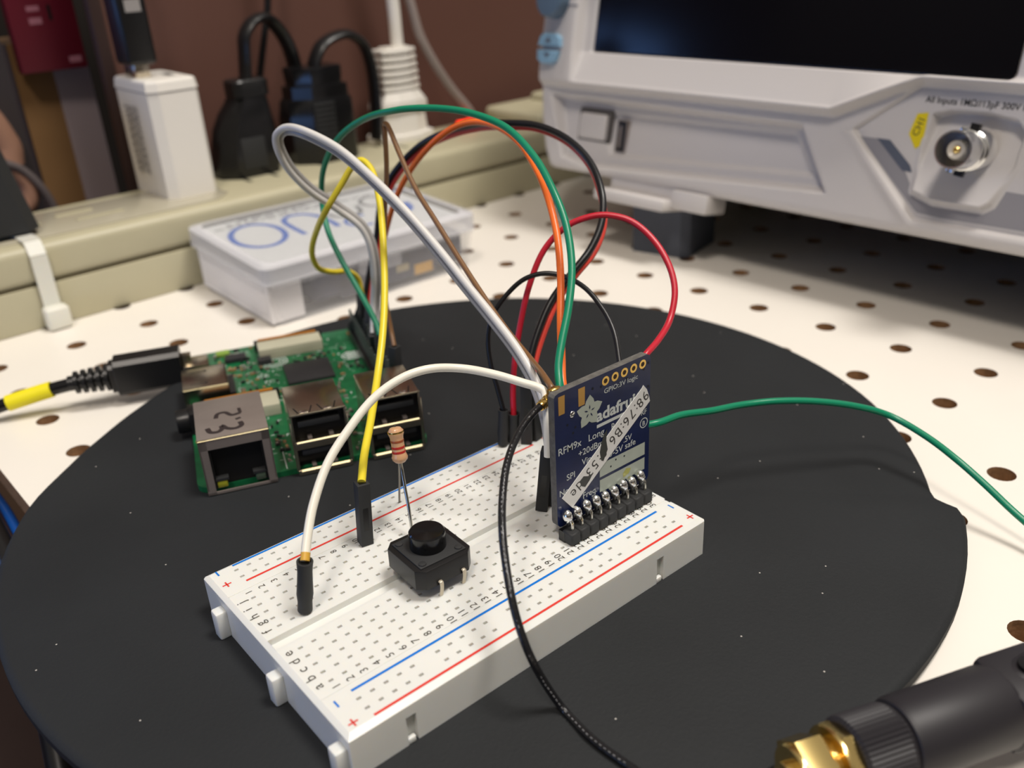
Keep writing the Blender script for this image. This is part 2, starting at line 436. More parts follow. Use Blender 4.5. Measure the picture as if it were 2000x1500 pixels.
    b.build('board_body', root, world=True)
breadboard()

# ------------------------------------------------------------------ jumper housings and wires
def square_housing(parent, base, top, name='connector_housing', w=1.27, m=None):
    T = axis_frame(base, top); L = (Vector(top) - Vector(base)).length; m = m or BLKM
    b = MB(); b.box(-w, w, -w, w, 0, L, m, r=.12, T=T); b.box(-w - .02, -w + .3, -.55, .55, L * .25, L * .62, BLK, T=T)
    b.box(-.7, .7, -.7, .7, L - .02, L + .01, BLKG, T=T)
    return b.build(name, parent, world=True)
def sleeve(parent, base, top, r=1.35, name='heat_shrink_sleeve', wob=.06):
    T = axis_frame(base, top); L = (Vector(top) - Vector(base)).length
    pr = [(r * .55, 0), (r * .95, .3), (r * .92, L * .2), (r * (1 + wob), L * .35), (r * .98, L * .6), (r * (1 - wob), L * .8), (r * 1.04, L), (r * .8, L), (r * .7, L - .5)]
    b = MB(); b.lathe(pr, BLKM, T, n=20); return b.build(name, parent, world=True)
def pin(parent, base, d=2.5):
    b = MB(); x, y, z = base; b.box(x - .3, x + .3, y - .3, y + .3, z - d, z + .6, LEADM); return b.build('pin', parent, world=True)
W = {}
W['white'] = [(-30.6,2.7,11.1), (-28.4,5.0,13.8), (-25.0,7.9,17.6), (-19.6,11.0,22.4), (-13.8,12.6,26.3), (-7.2,13.6,30.0), (-0.8,13.3,32.1), (4.8,12.0,32.5), (10.4,9.8,31.4), (14.1,5.0,30.6), (17.5,0.1,29.2), (19.6,-3.4,28.1), (18.9,-5.0,26.6), (18.0,-6.2,23.5), (17.2,-7.0,16.0)]
W['yellow'] = [(-12.0,13.8,13.7), (-7.9,19.0,15.7), (-1.7,25.8,18.6), (6.4,34.9,23.1), (12.6,41.4,28.8), (19.1,49.3,35.7), (26.6,59.9,45.0), (30.7,66.7,50.9), (33.3,72.7,55.7), (33.0,76.3,57.9), (31.5,78.2,56.8), (28.9,80.4,52.4), (25.5,83.1,46.6), (27.5,95.5,37.0), (29.0,102.6,29.4), (32.1,106.2,23.5), (37.8,108.9,20.2), (44.4,111.8,17.9), (48.6,113.9,13.8), (49.3,114.3,8.6)]
W['green'] = [(35.1,81.7,9.1), (35.8,84.5,12.2), (35.7,90.9,19.2), (35.3,97.8,26.6), (35.6,104.1,34.1), (37.6,108.8,41.5), (36.1,102.5,51.4), (36.4,93.1,60.4), (37.9,81.7,66.4), (39.2,67.0,70.0), (42.9,57.7,70.7), (45.9,48.1,70.1), (47.7,37.9,67.7), (46.8,27.8,62.8), (44.2,19.2,57.3), (42.1,13.4,51.8), (38.2,7.8,45.3), (33.0,3.4,39.2), (27.9,0.1,34.1), (24.6,-2.4,30.5), (22.6,-5.2,27.4), (23.2,-7.0,23.0), (25.0,-6.9,17.0)]
W['orange'] = [(49.2,109.6,5.6), (52.6,109.8,14.6), (55.0,106.1,27.6), (54.5,97.5,40.0), (54.7,89.0,49.2), (55.2,79.0,57.3), (57.2,70.9,62.5), (58.6,63.1,64.6), (59.0,54.6,64.1), (57.4,45.3,61.8), (53.5,35.2,58.0), (48.1,25.3,53.8), (44.3,18.7,48.1), (39.1,12.2,41.8), (33.5,6.4,36.0), (28.8,1.2,31.2), (24.2,-4.4,26.4), (27.0,-5.5,21.0), (28.5,-6.6,15.0)]
W['brown'] = [(33.8,72.7,9.1), (35.1,75.6,13.1), (35.8,77.7,21.1), (37.9,79.4,31.6), (38.6,77.9,42.7), (39.4,75.9,54.7), (39.3,74.7,63.4), (39.2,74.3,65.8), (38.6,71.9,65.8), (36.8,65.2,60.4), (34.7,56.5,53.7), (33.6,48.1,48.2), (32.1,37.3,41.2), (30.6,27.7,35.7), (29.3,18.7,30.9), (27.6,9.5,27.9), (20.1,-4.9,29.5), (20.6,-7.0,25.4), (21.4,-7.2,20.0)]
W['grey_upper'] = [(38.9,91.9,5.6), (41.2,94.2,12.2), (41.9,92.9,21.5), (41.5,92.4,30.6), (39.5,93.0,36.5), (34.1,94.6,42.2), (27.0,94.0,48.3), (21.3,92.8,55.2), (18.3,91.0,61.2), (17.7,89.3,64.9), (18.5,84.7,67.2), (19.0,75.3,67.1), (22.1,67.3,63.8), (24.1,58.4,58.7), (25.9,47.8,52.0), (26.8,38.3,45.6), (26.8,28.1,39.3), (26.8,19.8,34.3), (26.4,11.5,29.3), (25.3,4.9,24.6), (23.0,-0.7,20.0), (20.5,-4.7,15.3)]
W['grey_lower'] = [(41.0,93.1,4.6), (43.3,95.4,11.2), (44.1,94.3,20.7), (43.7,93.9,30.0), (41.6,94.7,36.4), (36.1,96.6,42.4), (28.8,95.7,48.6), (23.0,94.1,55.4), (20.0,92.3,61.1), (19.4,90.8,64.0), (19.7,87.3,65.7), (19.6,77.5,65.8), (22.6,69.6,62.6), (24.7,60.7,57.6), (26.4,50.0,50.8), (27.3,40.5,44.4), (27.4,30.2,38.0), (27.4,21.8,33.0), (27.1,13.5,27.9), (25.9,6.9,23.3), (23.7,1.4,18.7), (21.2,-2.7,13.9)]
W['ribbon_black'] = [(50.3,114.8,6.1), (53.2,115.4,13.6), (57.6,116.0,23.9), (58.9,113.1,35.3), (61.4,108.9,43.9), (65.8,101.4,52.0), (67.8,89.8,57.4), (69.2,77.4,60.7), (69.7,66.2,62.3), (72.7,56.6,62.3), (74.0,46.8,59.9), (73.0,37.8,55.6), (69.3,30.2,50.1), (65.7,26.7,44.8), (60.0,24.8,39.8), (52.6,24.2,35.3), (47.1,24.5,30.6), (42.1,23.6,24.9), (38.6,22.4,20.1), (35.9,20.9,15.7)]
W['ribbon_red'] = [(51.3,115.0,4.4), (54.3,115.7,11.9), (58.6,116.2,22.3), (60.0,113.4,33.7), (62.5,109.2,42.4), (66.9,101.8,50.6), (69.0,90.1,56.0), (70.4,77.8,59.4), (71.0,66.5,61.0), (73.6,58.0,61.2), (74.9,48.1,58.9), (73.8,38.9,54.6), (70.0,31.1,49.1), (66.8,27.2,43.8), (61.6,25.1,38.9), (54.4,24.5,34.7), (48.9,24.7,29.9), (43.9,23.8,24.1), (40.3,22.7,19.3), (37.6,21.2,14.9)]
W['crimson'] = [(33.6,23.3,7.0), (35.0,24.8,12.7), (37.2,26.2,19.3), (40.2,27.2,26.9), (43.7,27.9,34.4), (48.2,27.6,41.8), (52.6,24.9,46.8), (56.4,21.4,48.9), (59.3,18.0,49.3), (61.9,13.5,48.1), (62.7,7.8,44.8), (61.9,2.6,40.4), (59.7,-1.0,36.1), (55.5,-3.4,31.6), (49.5,-5.6,29.5), (43.2,-7.2,28.0), (42.9,-4.6,22.7)]
W['black'] = [(31.5,24.2,8.4), (31.5,26.0,13.6), (31.6,28.1,19.3), (32.4,29.5,24.9), (34.3,29.7,29.8), (37.6,28.4,34.1), (41.0,26.1,37.4), (44.3,22.9,38.6), (46.9,19.1,38.0), (47.8,13.6,36.3), (47.3,7.7,32.9), (45.8,3.3,29.7), (43.3,-0.5,25.8), (41.2,-3.2,22.8)]
W['green_long'] = [(39.3,-9.5,14.9), (42.7,-12.0,15.3), (49.5,-12.3,14.6), (58.3,-13.4,12.7), (67.5,-14.5,11.1), (75.0,-18.5,10.7), (83.3,-23.5,9.3), (91.4,-28.9,6.9), (97.3,-33.4,4.0), (97.6,-42.0,2.0), (96.2,-49.9,-0.0), (95.8,-56.6,-3.0), (95.3,-62.7,-6.0), (94.5,-68.0,-8.0), (92.3,-75.2,-10.0)]
W['coax'] = [(17.5,-5.9,26.9), (14.7,-6.6,26.6), (10.2,-8.1,25.5), (5.5,-10.7,24.2), (1.2,-14.0,22.8), (-3.0,-18.0,20.3), (-6.6,-22.2,18.0), (-9.0,-25.7,15.0), (-11.2,-29.4,12.2), (-12.3,-32.3,8.4), (-12.5,-35.0,4.0), (-10.6,-36.2,-2.3), (-8.6,-38.1,-7.8), (-9.4,-44.9,-7.8), (-9.2,-50.8,-7.8), (-7.9,-58.4,-7.8), (-2.8,-64.8,-7.8), (1.3,-68.8,-5.0), (4.2,-71.3,-2.2), (6.8,-72.0,-2.2)]
def wire(name, label, key, m, r, loc=None):
    t = thing(name, label, 'wire', loc or W[key][0])
    MB().tube(W[key], r, m, n=14).build('insulation', t, world=True)
    return t
t = wire('jumper_wire', 'thick white jumper wire arching from the near left of the breadboard to the blue board', 'white', WWHITE, .82, (-31.75, 3.81, 0))
sleeve(t, (-31.75, 3.81, .25), W['white'][0], 1.4); pin(t, (-31.75, 3.81, 0))
p0 = Vector(W['white'][0]); q0 = Vector(W['white'][1]); MB().tube([p0, p0 + (q0 - p0) * .35], .86, mat('yellowed_sheath', (206, 160, 60), .4), smooth_path=False).build('yellowed_end', t, world=True)
t = wire('jumper_wire', 'yellow jumper wire looping from the breadboard up beside the green computer board', 'yellow', WYEL, .82, (-12.9, 13.97, 0))
square_housing(t, (-12.9, 13.97, .1), W['yellow'][0]); pin(t, (-12.9, 13.97, 0))
PIX = Matrix.Translation((-25.967, 68.35, 0)) @ Matrix.Rotation(-0.354617, 4, 'Z')
def pi_pt(x, y, z): return PIX @ Vector((x, y, z))
def pi_house(t, x, y, top): square_housing(t, pi_pt(x, y, -4.4), top, w=1.25)
pi_house(t, 53.9, 71.2, W['yellow'][-1])
t = wire('jumper_wire', 'green jumper wire making the tallest arch, ending behind the blue board', 'green', WGRN, .8, W['green'][0])
pi_house(t, 53.3, 40.5, pi_pt(53.6, 40.5, 9.4))
t = wire('jumper_wire', 'bright orange jumper wire dropping behind the blue board', 'orange', WORG, .8, W['orange'][0])
pi_house(t, 53.9, 63.6, W['orange'][0])
t = wire('jumper_wire', 'brown jumper wire folded to a sharp peak above the grey pair', 'brown', WBRN, .62, W['brown'][0])
pi_house(t, 54.2, 25.3, W['brown'][0])
t = thing('jumper_wire_pair', 'light grey joined pair of jumper wires in a narrow loop leaning left', 'wire', W['grey_upper'][0])
MB().tube(W['grey_upper'], .86, WG1, n=14).build('strand', t, world=True); MB().tube(W['grey_lower'], .86, WG2, n=14).build('strand', t, world=True)
for dx in (0, 2.54): square_housing(t, (19.9 + dx, -1.4, .1), (20.9 + dx, -2.6, 14.2), w=1.24)
pi_house(t, 53.9, 50.8, W['grey_upper'][0]); pi_house(t, 53.9, 53.4, W['grey_lower'][0])
t = thing('jumper_wire_pair', 'black and red joined pair of jumper wires circling far behind the blue board', 'wire', W['ribbon_black'][0])
MB().tube(W['ribbon_black'], .85, WBLK, n=14).build('strand', t, world=True)['label'] = 'black strand'
MB().tube(W['ribbon_red'], .85, WRED, n=14).build('strand', t, world=True)['label'] = 'red strand'
square_housing(t, (35.56, 21.3, .1), W['ribbon_black'][-1], w=1.27); square_housing(t, (38.1, 21.3, .1), W['ribbon_red'][-1], w=1.27)
pi_house(t, 51.3, 73.6, W['ribbon_black'][0]); pi_house(t, 51.3, 76.2, W['ribbon_red'][0])
t = wire('jumper_wire', 'crimson red jumper wire arching from the back rail to behind the blue board', 'crimson', WCRI, .7, (33.0, 23.84, 0))
sleeve(t, (33.02, 23.5, .2), Vector(W['crimson'][0]) + Vector((0, 0, .6)), 1.35); pin(t, (33.02, 23.84, 0))
t = wire('jumper_wire', 'thin black jumper wire in a low arch behind the blue board', 'black', WBLK, .55, (30.48, 23.84, 0))
sleeve(t, (30.48, 24.0, .2), Vector(W['black'][0]) + Vector((0, 0, .6)), 1.25); pin(t, (30.48, 23.84, 0))
t = wire('hookup_wire', 'single long green wire running from the blue board off to the right edge', 'green_long', WGRN, .75)
t = thing('antenna_cable', 'thin black coaxial cable curving from the blue board down to the gold connector', 'cable', W['coax'][-1])
MB().tube(W['coax'], .68, mat('coax_jacket', (26, 26, 28), .25, bump=.6, bscale=1400), n=14, sub=8).build('jacket', t, world=True)
def jacket_glints():      # glints off the woven jacket, modelled as pale dashes
    b = MB(); m = mat('braid_glint', (150, 150, 152), .4, metal=.5); P = [Vector(p) for p in W['coax'][3:16]]; acc = 0; up = Vector((-.52, -.42, .74))
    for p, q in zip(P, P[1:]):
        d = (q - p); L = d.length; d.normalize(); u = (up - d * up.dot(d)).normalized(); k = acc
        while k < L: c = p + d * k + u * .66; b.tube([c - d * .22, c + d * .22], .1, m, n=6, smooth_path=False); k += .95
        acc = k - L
    b.build('woven_glints', t, world=True)
jacket_glints()
c0 = Vector(W['coax'][0])
b = MB(); T = axis_frame(W['coax'][1], tuple(c0 + (c0 - Vector(W['coax'][1])).normalized()))
b.lathe([(.85, 1.6), (.95, 1.9), (.7, 2.2), (1.0, 2.5), (1.0, 3.2), (.75, 3.6), (1.1, 4.0), (1.1, 5.0), (.6, 5.3)], GOLD, T, n=16); b.build('crimp_plug', t, world=True)

# ------------------------------------------------------------------ radio breakout board
def radio():
    y0, y1 = -11.5, -9.9      # front and back face
    root = thing('radio_board', 'small navy blue radio circuit board standing upright in the breadboard', 'circuit board', (27.9, -12, 0))
    F = frame((0, y0, 0), (1, 0, 0), (0, 0, 1), (0, -1, 0))    # local x,y -> world x,z ; z toward viewer
    out = [(16.3, 2.5), (39.4, 2.5)] + [(39.4 + 1.3 * math.sin(a), 3.8 - 1.3 * math.cos(a)) for a in (.4, .8, 1.2, 1.57)] + [(40.7 - 1.3 + 1.3 * math.cos(a), 30.2 + 1.3 * math.sin(a)) for a in (0, .4, .8, 1.2, 1.57)] + [(16.3, 31.5), (15.5, 31.3), (15.1, 30.8)] + [(16.3 - 1.2 * math.cos(a), 3.8 - 1.3 * math.sin(a)) for a in (0, .5, 1.0)]
    b = MB(); b.prism(out, -1.6, 0, PCBE, F); b.prism(out, 0, .02, PCBN, F); b.prism(out, -1.62, -1.6, PCBN, F)
    e = .05
    def q(pts, m, z=e): b.flat([pts], z, m, F)
    def tx(sx, sy, body, size, al='L', sh=0, m=SILK, xs=1.0, bold=.006): b.text(body, size, F @ Matrix.Translation((sx, sy, e)) @ Matrix.Diagonal((xs, 1, 1, 1)), m, al, bold)
    q([(16.1, 26.9), (17.6, 26.9), (17.7, 30.7), (16.1, 30.7)], GOLDP); q([(21.1, 26.9), (22.7, 26.9), (22.8, 30.6), (21.1, 30.6)], GOLDP)
    for k in range(5):
        x = 28.2 + 2.55 * k; b.flat([circ(x, 29.8, .95), circ(x, 29.8, .5)], e, GOLD, F); b.flat([circ(x, 29.8, .5)], e - .01, mat('hole_dark', (58, 40, 22), .6), F)
    tx(27.8, 27.2, 'GPIO:3V logic', 1.45, xs=1.12)
    tx(25.6, 21.9, 'adafruit', 3.5, xs=1.13, bold=.032)
    q([(25.8, 20.5), (38.6, 20.5), (38.6, 21.2), (25.8, 21.2)], SILK)
    # flower logo
    cx, cy = 23.9, 24.9
    for k in range(5):
        a = PI / 2 - .05 + 2 * PI * k / 5; d = (math.cos(a), math.sin(a)); n_ = (-d[1], d[0]); L = 3.5
        pts = [(cx - d[0] * .3, cy - d[1] * .3)] + [(cx + d[0] * L * t + n_[0] * w, cy + d[1] * L * t + n_[1] * w) for t, w in ((.2, .8), (.45, 1.25), (.7, .95), (1, 0), (.7, -.95), (.45, -1.25), (.2, -.8))]
        b.flat([pts], e + .004 * k, SILKG, F)
        pts = [(cx + d[0] * L * t + n_[0] * w, cy + d[1] * L * t + n_[1] * w) for t, w in ((.12, 0), (.25, .16), (.42, 0), (.25, -.16))]
        b.flat([pts], e + .03, PCBN, F)
    tx(15.8, 18.5, 'RFM9x', 2.15, xs=.98); tx(23.6, 18.5, 'Long', 2.1, xs=1.05); tx(29.8, 18.5, 'Range', 2.1, xs=.9)
    tx(20.9, 16.2, '+20dBm', 1.95, xs=1.0); tx(33.2, 14.3, '.5V', 1.8)
    tx(21.7, 14.0, 'Vin:', 1.95); tx(29.2, 12.7, '3-5V safe', 1.95, xs=1.04)
    tx(17.7, 12.3, 'SPI', 1.9); tx(15.8, 9.5, 'Note', 1.9); tx(21.9, 6.3, 'Freq.', 1.95); tx(38.2, 18.5, 'RF', 1.6)
    b.flat([circ(39.0, 16.6, 1.15), circ(39.0, 16.6, .95)], e, SILK, F); tx(39.0, 16.0, 'B', 1.5, 'C')
    q([(26.5, 9.15), (39.4, 9.1), (39.4, 12.0), (26.5, 12.2)], SILKG); q([(26.5, 5.6), (39.4, 5.6), (39.4, 8.4), (26.5, 8.5)], SILKG)
    for x, y in ((29.6, 10.4), (31.0, 11.4), (33.4, 11.2)): b.flat([circ(x, y, .22, n=10)], e + .01, mat('via_dark', (14, 18, 30), .5), F)
    for x, y in ((24.8, 29.4), (34.0, 28.3), (38.7, 28.6), (27.0, 29.0), (18.2, 24.2), (20.2, 23.0), (19.6, 22.0), (17.2, 4.4), (40.0, 29.6), (40.1, 24.4)):
        b.flat([circ(x, y, .28, n=10)], e, mat('via_dark', (14, 18, 30), .5), F)
    b.flat([[(33.2, 6.2), (34.8, 6.6), (35.4, 7.6), (34.0, 8.1), (33.0, 7.2)]], e + .012, mat('flux_stain', (172, 172, 96), .4), F)
    b.build('circuit_board', root, world=True)
    # solder via
    b = MB(); b.ball((19.5, y0 - .05, 26.0), .65, TIN, (1, .35, 1)); b.build('solder_dot', root, world=True)
    # address label strip
    b = MB(); b.prism([(16.3, 9.0), (18.9, 5.7), (40.6, 21.0), (40.3, 22.2), (39.6, 24.0), (38.6, 25.2), (38.2, 24.7)], .06, .16, mat('label_paper', (224, 224, 222), .45), F)
    dx, dy = (40.6 - 18.9), (21.0 - 5.7); L = math.hypot(dx, dy); ux, uy = -dx / L, -dy / L     # reading direction: down to the left
    O = Vector((39.3, 22.7, .17))
    TT = F @ frame(tuple(O), (ux, uy, 0), (-uy, ux, 0), (0, 0, 1)) @ Matrix.Translation((.2, -.9, 0))
    x = -1.0; li = mat('label_ink', (64, 62, 60), .5)
    for ch in '98:76:B6 0:53 de':
        if ch != ' ': b.text(ch, 3.3, TT @ Matrix.Translation((x + (.3 if ch == ':' else .9), -.25, 0)) @ Matrix.Diagonal((.95, 1, 1, 1)), li, 'C')
        x += {':': 1.0, ' ': 1.35}.get(ch, 1.84)
    mk = mat('marker_smear', (60, 62, 60), .45)
    b.flat([[(27.6, 18.6), (28.5, 19.4), (28.2, 17.0), (28.6, 14.8), (27.4, 12.6), (26.8, 13.0), (26.4, 15.0), (26.9, 17.0)]], .18, mk, F)
    b.flat([[(20.9, 10.8), (22.0, 11.5), (23.2, 11.0), (24.6, 11.2), (23.6, 9.9), (22.4, 8.9), (21.4, 9.5)]], .18, mk, F)
    b.build('address_label', root, world=True)['label'] = 'white paper label strip with black address characters'
    # header
    b = MB()
    for k in range(9):
        x = bx(22 + k); b.box(x - 1.25, x + 1.25, -15.3, -12.4, .05, 2.7, BLKM, r=.3, seg=1); b.box(x - 1.28, x + 1.28, -13.2, -11.55, .05, 2.4, BLK)
    b.build('pin_header', root, world=True)
    zs = [4.0, 3.7, 4.1, 4.0, 3.8, 3.9, 4.2, 3.8, 4.2]
    for k in range(9):
        x = bx(22 + k) + .15; z = zs[k] + .9
        b = MB(); b.tube([(x, -13.97, -2.0), (x, -13.97, 2.4), (x + .05, -13.9, z - .9), (x, -13.5, z - .2), (x, -12.5, z + .1), (x, -9.6, z + .1)], .34, LEADM, n=8)
        pn = b.build('pin', root, world=True)
        b = MB(); b.ball((x, -12.5, z + .35), 1.2, TIN, (.8, 1.0, 1.1), seg=20); b.lathe([(.05, -1.9), (.3, -1.7), (.52, -.9), (.72, 0), (.6, .5)], TIN, frame((x + .03, -13.1, z), (1, 0, 0), (0, .96, .28), (0, -.28, .96)), n=16); b.build('solder_blob', pn, world=True)
    b = MB(); b.box(20, 36.5, -9.85, -8.2, 10, 26, STEELD, r=.3); b.build('radio_module', root, world=True)
    b = MB(); b.box(15.6, 18.4, -9.85, -8.9, 28.0, 31.6, GOLD, r=.2); b.ball((17.0, -9.6, 31.5), .8, GOLD, (1.4, 1, .5)); b.build('antenna_socket', root, world=True)
radio()

# ------------------------------------------------------------------ push button
def push_button():
    cx, cy, z0, z1 = -9.45, -3.35, 2.5, 6.7
    root = thing('push_button', 'square black tactile push button straddling the breadboard channel', 'button', (cx, cy, 0))
    h = 6.0; c = 1.5; out = [(-h + c, -h), (h - c, -h), (h, -h + c), (h, h - c), (h - c, h), (-h + c, h), (-h, h - c), (-h, -h + c)]
    T = Matrix.Translation((cx, cy, 0)) @ Matrix.Rotation(-.03, 4, 'Z') @ Matrix.Rotation(.02, 4, 'Y')
    b = MB(); b.prism(out, z0, z1 - .3, BLK, T, r=.15); b.box(-4.9, 4.9, -4.9, 4.9, z1 - .35, z1 - .05, BLKM, r=.12, T=T)
    for x in (-3.9, 3.9):
        for y in (-3.9, 3.9): b.lathe([(.75, z1 - .1), (.7, z1 + .15), (.3, z1 + .22)], BLKM, T @ Matrix.Translation((x, y, 0)), n=14)
    b.build('housing', root, world=True)
    b = MB(); b.lathe([(3.4, z1 - .2), (3.36, z1 + 2.9), (3.1, z1 + 3.2), (2.7, z1 + 3.15), (.01, z1 + 3.0)], BLKG, T @ Matrix.Translation((.1, .35, 0)), n=40); b.build('cap', root, world=True)
    for x in (-11.43, -6.35):
        for s in (-1, 1):
            yb = -8.89 if s < 0 else 3.81; yt = cy + s * 6.0
            b = MB(); b.tube([(x, yt, 3.3), (x, yt + s * .5, 3.2), (x + .1, (yt + yb) / 2 + s * .5, 1.6), (x, yb, -1.5)], .42, LEGW, n=8, flat=.5, up=(1, 0, 0)); b.build('leg', root, world=True)
push_button()

# ------------------------------------------------------------------ resistor
def resistor():
    a, t = Vector((-3.45, 13.0, 14.7)), Vector((-3.0, 14.35, 21.9))
    root = thing('resistor', 'upright tan resistor with red and brown bands behind the push button', 'resistor', (-5.08, 8.89, 0))
    T = axis_frame(a, t); L = (t - a).length; tan = mat('resistor_tan', (206, 160, 120), .3, coat=.3)
    b = MB(); pr = [(.4, 0), (1.0, .25), (1.5, .8), (1.6, 1.3), (1.4, 1.9), (1.3, 2.4), (1.3, L - 2.2), (1.38, L - 1.7), (1.56, L - 1.2), (1.52, L - .7), (1.1, L - .15), (.35, L)]
    b.lathe(pr, tan, T, n=28); b.build('body', root, world=True)
    for z, m, w, r in ((2.2, mat('band_red', (178, 46, 38), .35), .5, 1.35), (3.15, mat('band_red', (178, 46, 38), .35), .5, 1.33), (4.45, mat('band_brown', (150, 78, 46), .35), .45, 1.34), (L - 1.0, GOLD, .35, 1.58)):
        b = MB(); b.lathe([(r * .99, z), (r, z + .05), (r, z + w - .05), (r * .99, z + w)], m, T, n=28, cap=False); b.build('colour_band', root, world=True)
    b = MB(); b.tube([(-5.08, 8.89, -1.5), (-5.0, 9.1, 2), (-4.6, 10.0, 6), (-4.0, 11.6, 10), (-3.55, 12.7, 13.2), (-3.45, 13.0, 14.8)], .33, LEADM, n=10); b.build('lead', root, world=True)
    b = MB(); b.tube([(-3.0, 14.4, 21.5), (-2.7, 14.9, 21.7), (-2.2, 15.6, 21.2), (-1.9, 16.1, 19.8), (-1.4, 17.0, 15), (-.6, 19.2, 7), (0, 21.3, 0), (0, 21.3, -1.5)], .22, mat('dull_lead', (128, 126, 120), .35, metal=1), n=10); b.build('lead', root, world=True)
resistor()
# ------------------------------------------------------------------ single board computer (green)
def computer():
    root = thing('single_board_computer', 'green single-board computer with metal network and USB ports on the turntable', 'computer', M4=PIX @ Matrix.Translation((0, 0, ZT)))
    Z0 = Matrix.Translation((0, 0, -ZT))        # local z = world z - ZT
    def B(): return MB()
    def L(b, n): return b.build(n, root)
    z = lambda v: v - ZT
    zp = z(-7.0)                                   # top of the circuit board
    b = B(); r = 3.0; W_, H_ = 56, 81.8
    out = []
    for cx, cy, a0 in ((W_ - r, r, -PI / 2), (W_ - r, H_ - r, 0), (r, H_ - r, PI / 2), (r, r, PI)):
        out += [(cx + r * math.cos(a0 + k * PI / 8), cy + r * math.sin(a0 + k * PI / 8)) for k in range(5)]
    b.prism(out, z(-8.45), zp, PCBG)
    e = zp + .03; rnd = random.Random(3)
    for cx, cy in ((3.5, 3.5 + 20.5), (52.5, 24), (3.5, 78), (52.5, 78)): b.flat([circ(cx, cy, 2.9, n=20), circ(cx, cy, 1.4, n=20)], e, GOLDP)
    for k in range(420):      # silkscreen marks and legends
        x, y = rnd.uniform(6, 49), rnd.uniform(3, 78); w, h = rnd.uniform(.3, 1.5), rnd.choice((.14, .18, .3))
        if rnd.random() < .4: w, h = h, w
        b.box(x, x + w, y, y + h, zp, e, SILK)
    for (x, y, s, sz) in ((21, 56, 'CE', 3.0), (22.5, 51.5, 'FC', 2.6)):
        b.text(s, sz, Matrix.Translation((x, y, e)), SILK)
    for rr in (2.2, 3.2, 4.2): b.flat([circ(25, 66, rr, n=24), circ(25, 66, rr - .35, n=24)], e + .002, SILK)
    b.flat([circ(48.3, 60.5, 3.6, 2.9), circ(48.3, 60.5, 3.2, 2.5)], e, SILK)
    for k in range(7):
        a = k * PI / 3; x, y = (48.3, 60.5) if k == 6 else (48.3 + 1.9 * math.cos(a), 60.5 + 1.6 * math.sin(a))
        b.flat([circ(x, y, .9, n=12), circ(x, y, .5, n=12)], e, SILK)
    b.box(20.7, 20.95, 0.8, 12, zp, e, SILK); L(b, 'circuit_board')
    # tiny surface parts
    b = B(); tints = [mat('capacitor_tan', (150, 118, 84), .5), CHIP, TIN, mat('resistor_black', (34, 34, 36), .4), mat('capacitor_grey', (120, 112, 104), .5)]
    def smd(x0, x1, y0, y1, n, big=1.0):
        for k in range(n):
            x, y = rnd.uniform(x0, x1), rnd.uniform(y0, y1); w, h = rnd.choice(((.8, .5), (.5, .8), (1.2, .7), (.6, 1.1)))
            b.box(x, x + w * big, y, y + h * big, zp, zp + rnd.uniform(.35, .7) * big, rnd.choice(tints))
    smd(8, 24, 58, 80, 70, 1.15); smd(13, 25, 42, 56, 26); smd(37, 41, 16, 42, 30); smd(19.5, 22, 3, 26, 18); smd(28, 48, 62, 66, 20); smd(42, 50, 40, 56, 14); smd(37, 41, 2, 14, 8)
    o = L(b, 'surface_mount_parts'); o['kind'] = 'stuff'
    b = B(); b.box(11.5, 17.5, 70.5, 74.5, zp, zp + 1.4, CHIP, r=.1); b.box(9, 13, 76.4, 79.4, zp, zp + 1.2, mat('fuse_green', (130, 160, 70), .5), r=.2); L(b, 'power_chip')
    b = B(); b.box(20.5, 24.5, 64.8, 68.0, zp, zp + 1.6, CHIP, r=.1); L(b, 'regulator_chip')
    b = B(); b.box(27.2, 40.6, 46.4, 60.2, zp, zp + 1.2, CHIP, r=.12); b.box(26.8, 41.0, 46.0, 60.6, zp, zp + .25, PCBG); L(b, 'processor_chip')
    def highlight_lip(b, xa, xb, y, zz, d, m):      # added lip, sloped up and forward to mirror the lamp as a bright edge
        V = [(xa, y + .1, zz + .02), (xb, y + .1, zz + .02), (xb, y + .1 - d, zz + .02 - d * .8), (xa, y + .1 - d, zz + .02 - d * .8), (xa, y + .1, zz - d), (xb, y + .1, zz - d)]
        b.raw(V, [(0, 3, 2, 1), (3, 4, 5, 2), (0, 4, 3), (1, 2, 5)], m)
    # ethernet
    b = B(); x0, x1, y0, y1, zt = 2.2, 18.2, -2.0, 19.2, z(6.3)
    b.box(x0, x1, y0 + .01, y1, zt - .4, zt, STEELD, r=.15); b.box(x0, x0 + .4, y0, y1, zp, zt - .1, STEELD); b.box(x1 - .4, x1, y0, y1, zp, zt - .1, STEELD); b.box(x0, x1, y1 - .4, y1, zp, zt - .1, STEELD)
    b.box(x0, x0 + 1.9, y0, y0 + .4, z(-8.2), zt, STEELD); b.box(x1 - 1.9, x1, y0, y0 + .4, z(-8.2), zt, STEELD); b.box(x0, x1, y0, y0 + .4, zt - 2.7, zt, STEELD); b.box(x0, x1, y0, y0 + .4, z(-8.2), z(-7.6), STEELD)
    # marker writing on the lid: 3.2, read from the side
    mk = mat('black_marker', (46, 38, 38), .5); zt2 = zt + .02
    def stroke(pts, r=.28): b.tube([(p[0], p[1], zt2) for p in pts], r * 1.35, mk, n=6, flat=.15, up=(1, 0, 0), sub=4)
    def mkp(u, v): return (x0 + 2.2 + u * 8.8, y0 + 3 + v * 9.5)
    stroke([mkp(.05, .28), mkp(.12, .05), mkp(.3, .0), mkp(.42, .12), mkp(.42, .3), mkp(.55, .1), mkp(.75, .02), mkp(.92, .12), mkp(.9, .32)], .45)
    stroke([mkp(.93, .55), mkp(.8, .5)], .35)
